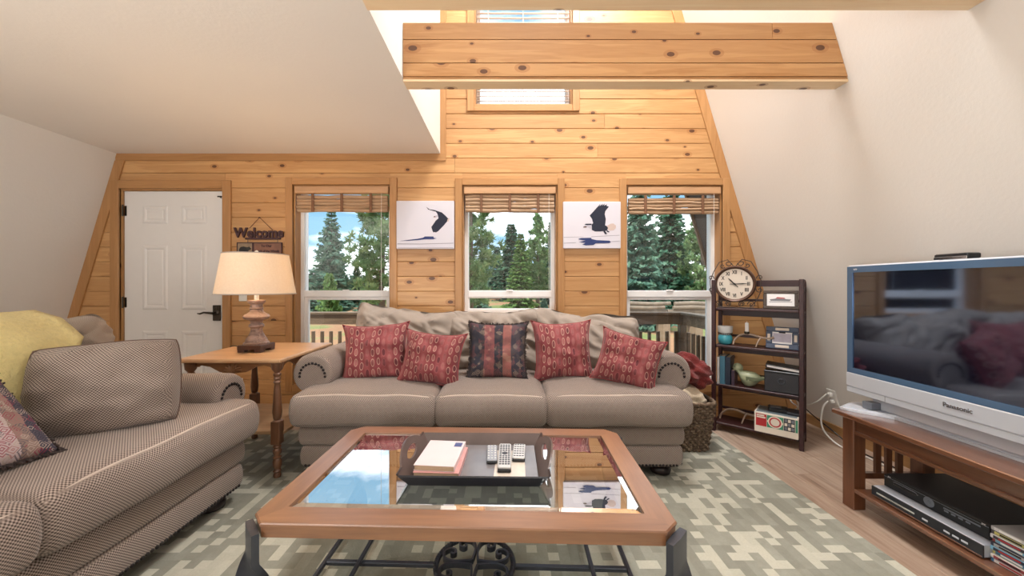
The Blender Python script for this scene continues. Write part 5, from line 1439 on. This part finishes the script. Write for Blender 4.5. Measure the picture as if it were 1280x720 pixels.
canvas('white canvas of a dark eagle gliding low, between the middle and right windows', 704, 776, 252, 310.5, (38, 80, 785, 675), [
    ('eline', [(45, 532), (300, 526), (300, 530), (45, 538)]), ('eline', [(400, 524), (770, 505), (770, 511), (400, 530)]), ('eline', [(45, 606), (200, 600), (200, 606), (45, 612)]), ('eline', [(600, 590), (775, 578), (775, 583), (600, 596)]),
    ('etail', [(600, 392), (650, 362), (690, 358), (722, 385), (720, 420), (690, 445), (640, 448), (606, 428)]),
    ('eagle', [(380, 258), (430, 205), (480, 150), (520, 110), (508, 140), (555, 105), (542, 132), (580, 105), (567, 132), (605, 115), (600, 135), (630, 145), (610, 170), (585, 200), (575, 240), (590, 300), (585, 350), (580, 382), (600, 390), (618, 412), (612, 436), (600, 450), (555, 455), (520, 460), (450, 460), (408, 440), (405, 372), (425, 355), (410, 300)]),
    ('ewhite', [(345, 378), (406, 372), (410, 432), (370, 415), (340, 402)]), ('eagle', [(312, 376), (330, 362), (405, 360), (405, 378), (345, 380)]), ('ebeak', [(296, 402), (318, 392), (345, 394), (338, 410), (300, 411)]),
    ('eagle', [(556, 452), (580, 452), (592, 470), (608, 490), (580, 496), (565, 474)]), ('eagle', [(596, 448), (612, 446), (636, 462), (630, 474), (606, 464)]),
    ('eshadow', [(235, 555), (270, 543), (400, 540), (405, 555), (470, 570), (640, 578), (655, 598), (630, 608), (460, 610), (430, 632), (330, 638), (285, 625), (325, 606), (240, 595), (325, 576), (240, 562)])])

# welcome sign
c = at(322, 293, D - .02)
ws = thing('welcome_sign', 'brown hanging welcome sign with a bear plaque on the pine wall', 'sign', (c.x, D - .0155, c.z))
M['signbrown'] = plain('dark_sign_brown', (66, 34, 38), 0.55, 0, 0.15); M['signface'] = plain('aged_sign_face', (132, 92, 74), 0.6, 0, 0.3, 25); M['bearback'] = plain('bear_plaque_face', (146, 124, 100), 0.6, 0, 0.3, 30)
s_ = 1 / 140
def wx(px, py): return ((px - 322) * s_, (293 - py) * s_)
b = B(); x, z = wx(324.5, 272); b.ring_tube([(*((wx(312, 285)[0], -.004)), wx(312, 285)[1]), (x, -.006, z), (wx(341, 288)[0], -.004, wx(341, 288)[1])], .0022, 5); b.lathe([(.004, 0), (.004, .014)], 8, Matrix.Translation((x, 0, z)) @ Matrix.Rotation(R(90), 4, 'X')); b.obj('hanging_wire', M['signbrown'], ws, 60)
o = text_mesh('Welcome', .118, .006, M['signbrown'], ws, 'letters', (wx(324, 292)[0], -.008, wx(324, 291.5)[1]), (R(90), 0, 0), bold=.004, sx=.93)
b = B(); a0 = wx(307, 297); a1 = wx(351, 299.5); b.box(a0[0], a1[0], -.014, -.001, a1[1], a0[1], .002); b.obj('letter_bar', M['signbrown'], ws)
for px in (310, 347): b = B(); q = wx(px, 299); q2 = wx(px, 304); b.ring_tube([(q[0], -.006, q[1]), (q2[0], -.006, q2[1])], .002, 5); b.obj('link', M['iron'], ws, 60)
a0, a1 = wx(297, 303), wx(317, 319.5); b = B(); b.box(a0[0], a1[0], -.012, -.001, a1[1], a0[1], .002); b.obj('plaque', M['bearback'], ws)
a0, a1 = wx(317.2, 303), wx(353, 319.5); b = B(); b.box(a0[0], a1[0], -.011, -.001, a1[1], a0[1], .002); pl = b.obj('plaque', M['signface'], ws)
fr = B()
for (p, q) in ((297, 317), (317.2, 353)):
    a0, a1 = wx(p, 303), wx(q, 319.5)
    fr.box(a0[0], a1[0], -.015, -.010, a0[1] - .008, a0[1]); fr.box(a0[0], a1[0], -.015, -.010, a1[1], a1[1] + .008); fr.box(a0[0], a0[0] + .007, -.015, -.010, a1[1] + .008, a0[1] - .008); fr.box(a1[0] - .007, a1[0], -.015, -.010, a1[1] + .008, a0[1] - .008)
fr.obj('plaque_border', M['signbrown'], ws)
text_mesh('To Our', .030, .001, M['signbrown'], ws, 'lettering', (wx(333.5, 0)[0], -.0125, wx(0, 307.5)[1]), (R(90), 0, 0), bold=.001)
text_mesh('Neck of the Woods', .029, .001, M['signbrown'], ws, 'lettering', (wx(335, 0)[0], -.0125, wx(0, 314)[1]), (R(90), 0, 0), bold=.001, sx=.88)
bear = [(-.052, -.018), (-.05, .006), (-.036, .024), (-.012, .028), (.014, .022), (.03, .022), (.038, .028), (.044, .02), (.056, .008), (.05, .0), (.036, -.004), (.03, -.012), (.032, -.04), (.018, -.04), (.014, -.016), (-.012, -.018), (-.016, -.042), (-.03, -.042), (-.034, -.02), (-.038, -.042), (-.05, -.042)]
b = B(); q = wx(307, 312); b.prism([(q[0] + x, q[1] + z) for x, z in bear], -.014, -.011); b.obj('bear_cutout', M['ink'], ws)
# ------------------------------------------------------------------ outdoors
g0 = random.Random(11)
def gz(x, y): return -.75 + .052 * max(0, y - 4) - (.0 if y < 30 else .02 * (y - 30)) + .05 * noise.noise(Vector((x * .25, y * .25, 0)))
vs = []; fs = []; nx, ny = 60, 50
for j in range(ny + 1):
    y = 3.45 + 75 * (j / ny) ** 1.6
    for i in range(nx + 1):
        x = (-1 + 2 * i / nx) * (14 + y); vs.append((x, y, gz(x, y)))
for j in range(ny):
    for i in range(nx): a = j * (nx + 1) + i; fs.append((a, a + 1, a + nx + 2, a + nx + 1))
t_ = NT('dry_meadow_ground'); v_ = t_.coords('Object'); n1 = t_.noise(v_, .45, 4, .6); n2 = t_.noise(v_, 9, 4, .7)
c_ = t_.ramp(n1, [(.34, srgb(112, 138, 74)), (.45, srgb(150, 152, 94)), (.50, srgb(186, 140, 104)), (.66, srgb(176, 122, 90))]); c_ = t_.mix(t_.math('MULTIPLY', n2, .5), c_, srgb(120, 104, 70))
go = raw_obj('meadow_ground', vs, fs, t_.finish(c_, .95, bump=n2, bstr=.4, bdist=.05)); go['kind'] = 'structure'
# deck and railing
dk = struct('deck_floor'); M['deck'] = furniture('weathered_deck_wood', (88, 74, 60), (128, 110, 92), 0, .7, 10)
for i in range(11):
    b = B(); y = 3.46 + i * .142; b.box(-5, 2.55, y, y + .136, -.16, -.125, .004); b.obj('deck_board', M['deck'], dk)
M['railx'] = furniture('weathered_rail_wood', (112, 94, 74), (154, 132, 108), 0, .7, 10); M['railz'] = furniture('weathered_baluster', (96, 80, 62), (134, 114, 92), 2, .7, 10)
RY, RX, RZ = 5.0, 2.4, .82
rl = thing('deck_railing', 'weathered brown deck railing with square balusters outside the windows', 'railing', (0, RY, -.125))
def rb(x0, x1, y0, y1, z0, z1, n, m): b = B(); b.box(x0, x1, y0 - RY, y1 - RY, z0 + .125, z1 + .125, .004); return b.obj(n, M[m], rl)
rb(-5, RX + .05, RY - .05, RY + .09, RZ - .03, RZ, 'top_rail', 'railx'); rb(-5, RX + .02, RY - .02, RY + .018, RZ - .165, RZ - .031, 'rail_fascia', 'railx'); rb(-5, RX, RY - .018, RY + .018, -.05, .03, 'bottom_rail', 'railx')
rb(RX - .05, RX + .09, 3.5, RY - .051, RZ - .03, RZ, 'top_rail', 'railx'); rb(RX - .018, RX + .02, 3.5, RY - .021, RZ - .165, RZ - .031, 'rail_fascia', 'railx'); rb(RX - .018, RX + .018, 3.5, RY - .02, -.05, .03, 'bottom_rail', 'railx')
b = B(); b.box(-.019, .019, -.019, .019, 0, .62, .003); bal = None
for i in range(61):
    x = RX - .07 - .121 * i
    if bal is None: bal = b.obj('baluster', M['railz'], rl); bal.location = (x, .038, .06)
    else: share(bal, 'baluster', rl, (x, .038, .06))
for i in range(12): share(bal, 'baluster', rl, (RX + .038, -.1 - .121 * i, .06))
rb(RX - .045, RX + .045, RY - .045, RY + .045, -.12, RZ - .031, 'corner_post', 'railz')
# roof overhang seen in the right window
b = B(); XO = lambda z: 2.855 - .293 * z
b.prism([(XO(-.2), -.2), (XO(5.3), 5.3), (XO(5.3) + .16, 5.3), (XO(-.2) + .16, -.2)], D + WT + .002, 4.42); o = b.obj('roof_overhang', plain('dark_roof_board', (84, 76, 72), .8)); o['kind'] = 'structure'
b = B(); b.prism([(XO(-.2) - .03, -.2), (XO(5.3) - .03, 5.3), (XO(5.3) + .18, 5.3), (XO(-.2) + .18, -.2)], 4.42, 4.45); o = b.obj('roof_fascia', plain('brown_fascia_board', (140, 118, 98), .7)); o['kind'] = 'structure'

# conifers
def needle_mat(name, a, b_, c):
    t = NT(name); v = t.coords('Object'); n = t.noise(v, 2.6, 3, .6); n2 = t.noise(v, 14, 2)
    col = t.ramp(n, [(.3, srgb(*a)), (.52, srgb(*b_)), (.72, srgb(*c))])
    oi = t.n('ShaderNodeObjectInfo').outputs['Random']
    col = t.mix(t.math('MULTIPLY', n2, .4), col, srgb(*[q * .7 for q in a]))
    d = t.n('ShaderNodeBsdfDiffuse', {'Color': col}).outputs[0]; tr = t.n('ShaderNodeBsdfTranslucent', {'Color': col}).outputs[0]
    t.t.links.new(t.n('ShaderNodeMixShader', {0: .25, 1: d, 2: tr}).outputs[0], t.out.inputs[0]); return t.m
M['spruce'] = needle_mat('blue_green_needles', (76, 112, 98), (108, 148, 126), (146, 178, 150))
M['spruce_dark'] = needle_mat('dark_green_needles', (58, 98, 80), (86, 128, 102), (122, 158, 124))
M['pineneedle'] = needle_mat('pine_needles', (98, 132, 90), (134, 168, 116), (178, 196, 138))
M['fresh'] = needle_mat('fresh_green_needles', (92, 130, 74), (122, 158, 92), (160, 184, 116))
M['bark'] = plain('grey_brown_bark', (104, 90, 80), .9, 0, .3, 12)
def spruce_mesh(seed, H_, Rb, dens=1.0):
    g = random.Random(seed); vs = []; fs = []
    nwh = int(46 * dens)
    for w in range(nwh):
        t = (w + g.random()) / nwh; z = H_ * (.03 + .96 * t)
        L0 = Rb * (1 - t) ** .86 * (1 + .14 * math.sin(w * 2.2)) + .05
        nb = int(6 + 7 * (1 - t))
        for k in range(nb):
            a = 2 * math.pi * (k + g.random() * .8) / nb + w * 1.3; L = L0 * g.uniform(.62, 1.12)
            dr = -.35 + .75 * t + g.uniform(-.16, .16)
            ca, sa = math.cos(a), math.sin(a)
            m = max(2, int(L / .16))
            for s in range(m + 1):
                f = (s + .5) / (m + 1); rr = L * f; zz = z + rr * dr + .22 * L * f * f
                ln = (.18 + .20 * L * (1 - f * .6)) * g.uniform(.8, 1.2)
                for sd in (-1, 0, 1):
                    aa = a + sd * g.uniform(.45, 1.1); c2, s2 = math.cos(aa), math.sin(aa); l2 = ln * (1 if sd else .85)
                    wv = l2 * .34; tilt = g.uniform(-1.1, 1.1)
                    px, py = rr * ca, rr * sa; o = len(vs)
                    vs += [(px, py, zz), (px + c2 * l2 * .5 - s2 * wv, py + s2 * l2 * .5 + c2 * wv, zz - .08 * l2 + wv * tilt), (px + c2 * l2, py + s2 * l2, zz - l2 * g.uniform(.1, .55)), (px + c2 * l2 * .5 + s2 * wv, py + s2 * l2 * .5 - c2 * wv, zz - .08 * l2 - wv * tilt)]
                    fs.append((o, o + 1, o + 2, o + 3))
    return vs, fs
def pine_mesh(seed, H_, Rb):
    g = random.Random(seed); vs = []; fs = []
    for w in range(32):
        t = (w + g.random()) / 32; z = H_ * (.12 + .86 * t); L0 = Rb * (1 - t ** 2.2) * (.55 + .45 * math.sin(min(1, t * 2.5) * 1.57)) + .12
        for k in range(g.choice((4, 5, 6))):
            a = g.uniform(0, 6.283); L = L0 * g.uniform(.5, 1.15); rise = g.uniform(-.12, .35); ca, sa = math.cos(a), math.sin(a)
            o = len(vs); wv = .018
            vs += [(0, 0, z - wv), (0, 0, z + wv), (ca * L, sa * L, z + L * rise + wv * .4), (ca * L, sa * L, z + L * rise - wv * .4)]; fs.append((o, o + 1, o + 2, o + 3))
            for s in range(max(2, int(L / .22))):
                f = g.uniform(.35, 1.02); cx, cy, cz = ca * L * f + g.uniform(-.14, .14), sa * L * f + g.uniform(-.14, .14), z + L * f * rise + g.uniform(-.06, .14)
                cr = g.uniform(.13, .24)
                for q in range(22):
                    d = Vector((g.gauss(0, 1), g.gauss(0, 1), g.gauss(.35, .8))).normalized(); p = d.orthogonal().normalized() * cr * .2; o = len(vs)
                    e = d * cr; vs += [(cx - p.x, cy - p.y, cz - p.z), (cx + p.x, cy + p.y, cz + p.z), (cx + e.x + p.x * .5, cy + e.y + p.y * .5, cz + e.z), (cx + e.x - p.x * .5, cy + e.y - p.y * .5, cz + e.z)]; fs.append((o, o + 1, o + 2, o + 3))
    return vs, fs
PROTO = {}
def proto(key):
    if key not in PROTO:
        if key.startswith('spruce'): v, f = spruce_mesh(int(key[-1]) + 20, 6.0, 1.35)
        elif key.startswith('slim'): v, f = spruce_mesh(int(key[-1]) + 30, 6.0, .95, 1.1)
        elif key.startswith('bush'): v, f = spruce_mesh(int(key[-1]) + 40, 1.5, .75, .4)
        else: v, f = pine_mesh(int(key[-1]) + 50, 6.0, 1.25)
        me = bpy.data.meshes.new('foliage'); me.from_pydata(v, [], f); PROTO[key] = me
    return PROTO[key]
trunk_b = B(); trunk_b.ring_tube([(0, 0, -.3), (0.02, 0, 1.5), (-.02, 0.01, 3.5), (0, 0, 5.9)], [.14, .11, .07, .012], 9); TRUNK = trunk_b.mesh('trunk'); TRUNK.materials.append(M['bark']); TRUNK.shade_smooth()
def tree(label, px, tip, Y, wpx, key, mat, group='trees outside the windows', name='conifer_tree', cat='tree'):
    p = at(px, tip, Y); base = gz(p.x, Y); h = p.z - base; w = wpx * Y / 460
    t = thing(name, label, cat, (p.x, Y, base), g0.uniform(0, 6.28), group)
    H0 = 6.0 if not key.startswith('bush') else 1.5; R0 = {'s': 1.35, 'l': .95, 'p': 1.2, 'b': .75}[key[0] if key[:2] != 'sl' else 'l']
    me = proto(key).copy() if mat else proto(key)
    me.materials.clear(); me.materials.append(M[mat])
    o = bpy.data.objects.new('foliage', me); C.objects.link(o); o.parent = t; o.scale = (w / R0, w / R0, h / H0); o['kind'] = 'stuff'
    if not key.startswith('bush'):
        o = bpy.data.objects.new('trunk', TRUNK); C.objects.link(o); o.parent = t; o.scale = (max(.7, h / H0), max(.7, h / H0), h / H0)
    return t
tree('pointed blue-green spruce standing against blue sky in the left window', 414, 258, 19, 27, 'spruce1', 'spruce')
tree('tall open-branched pine filling the right half of the left window', 478, 205, 14, 40, 'pine1', 'pineneedle')
tree('small light green young tree at the foot of the pointed spruce', 412, 342, 15, 15, 'bush1', 'fresh', name='young_tree')
tree('low dark spruce at the far left edge of the left window', 391, 336, 20, 15, 'slim1', 'spruce_dark')
tree('small bushy spruce between the two big trees of the left window', 446, 332, 21, 16, 'spruce2', 'spruce_dark')
tree('tall pine at the left edge of the middle window', 588, 195, 13, 36, 'pine2', 'pineneedle')
tree('dark pointed pine in the centre of the middle window', 639, 279, 23, 22, 'slim2', 'spruce_dark')
tree('bright green fir just right of centre in the middle window', 651, 292, 18, 19, 'slim3', 'fresh')
tree('short dark spruce behind the left pine in the middle window', 621, 308, 25, 16, 'slim1', 'spruce')
tree('tall round-topped pine right of centre in the middle window', 672, 266, 19, 20, 'pine3', 'pineneedle')
tree('dark spruce at the right edge of the middle window', 690, 276, 21, 20, 'slim2', 'spruce_dark')
tree('broad silvery spruce at the left of the right window', 799, 215, 13, 38, 'spruce3', 'spruce')
tree('very tall dark spruce in the middle of the right window', 838, 225, 16, 36, 'spruce1', 'spruce_dark')
tree('loose pine at the right of the right window under the eave', 878, 245, 14, 27, 'pine1', 'pineneedle')
FAR = [(380, 352, 30, 'leftmost in the left window'), (432, 350, 31, 'between spruce and pine, left window'), (462, 345, 30, 'under the tall pine of the left window'),
       (585, 330, 32, 'leftmost in the middle window'), (606, 325, 31, 'right of the left pine in the middle window'), (632, 326, 33, 'at the centre of the middle window'), (660, 318, 32, 'right of centre in the middle window'), (686, 322, 31, 'rightmost in the middle window'),
       (818, 300, 31, 'between the big spruces, right window'), (855, 315, 30, 'between spruce and loose pine, right window')]
for i, (px, tip, Y, where) in enumerate(FAR):
    tree('small far-row conifer, ' + where, px, tip, Y + (2.5 if i % 2 else -1.5), 12, 'slim%d' % (1 + i % 3), 'spruce_dark' if i % 2 else 'spruce', 'far row of conifers')
bl = ['grey-green shrub left of the deck in the left window', 'grey-green shrub behind the rail in the left window', 'grey-green shrub under the tall pine of the left window', 'dark shrub at the lower left of the middle window', 'small green shrub in the grass right of the middle window']
for lb, (px, tip, Y, w) in zip(bl, [(386, 369, 16, 18), (424, 371, 18, 18), (462, 369, 16.5, 18), (598, 366, 15, 18), (680, 373, 15, 8)]):
    tree(lb, px, tip, Y, w, 'bush%d' % (1 + int(px) % 2), 'spruce', 'shrubs beyond the deck', 'wild_shrub', 'shrub')
# log pile
ROWN = ['bottom', 'second from the bottom', 'middle', 'second from the top', 'topmost']
M['log'] = plain('silver_grey_log', (138, 124, 108), .9, 0, .45, 9)
for r_ in range(5):
    for i in range(2):
        b = B(); L = 1.35; y = 8.3 + g0.uniform(-.05, .05); x = 2.95 + i * 1.42 + g0.uniform(-.12, .12); rr = .046
        b.ring_tube([(-L / 2, 0, 0), (-L * .2, .01, .012), (L * .2, -.01, -.006), (L / 2, 0, .01)], [rr, rr * 1.05, rr * .95, rr * .9], 9); lg = b.obj('cut_log', M['log'], None, 50)
        zb = gz(3.5, 8.3) + .3
        lg.location = (x, y, .42 + .088 * r_); tag(lg, f'weathered grey log, {ROWN[r_]} of the {["left", "right"][i]} half of the log pile', 'log', 'log pile beyond the deck')
for i in range(4):
    b = B(); x = 2.75 + i * .72; b.box(x, x + .16, 8.1, 8.5, gz(x, 8.3) - .1, .33, .01); o = b.obj('stone_pier', plain('stone_pier', (150, 130, 108), .9, 0, .2, 8)); tag(o, f'squat stone pier under the log pile, {["leftmost", "second from the left", "third from the left", "rightmost"][i]}', 'pier', 'piers under the log pile')
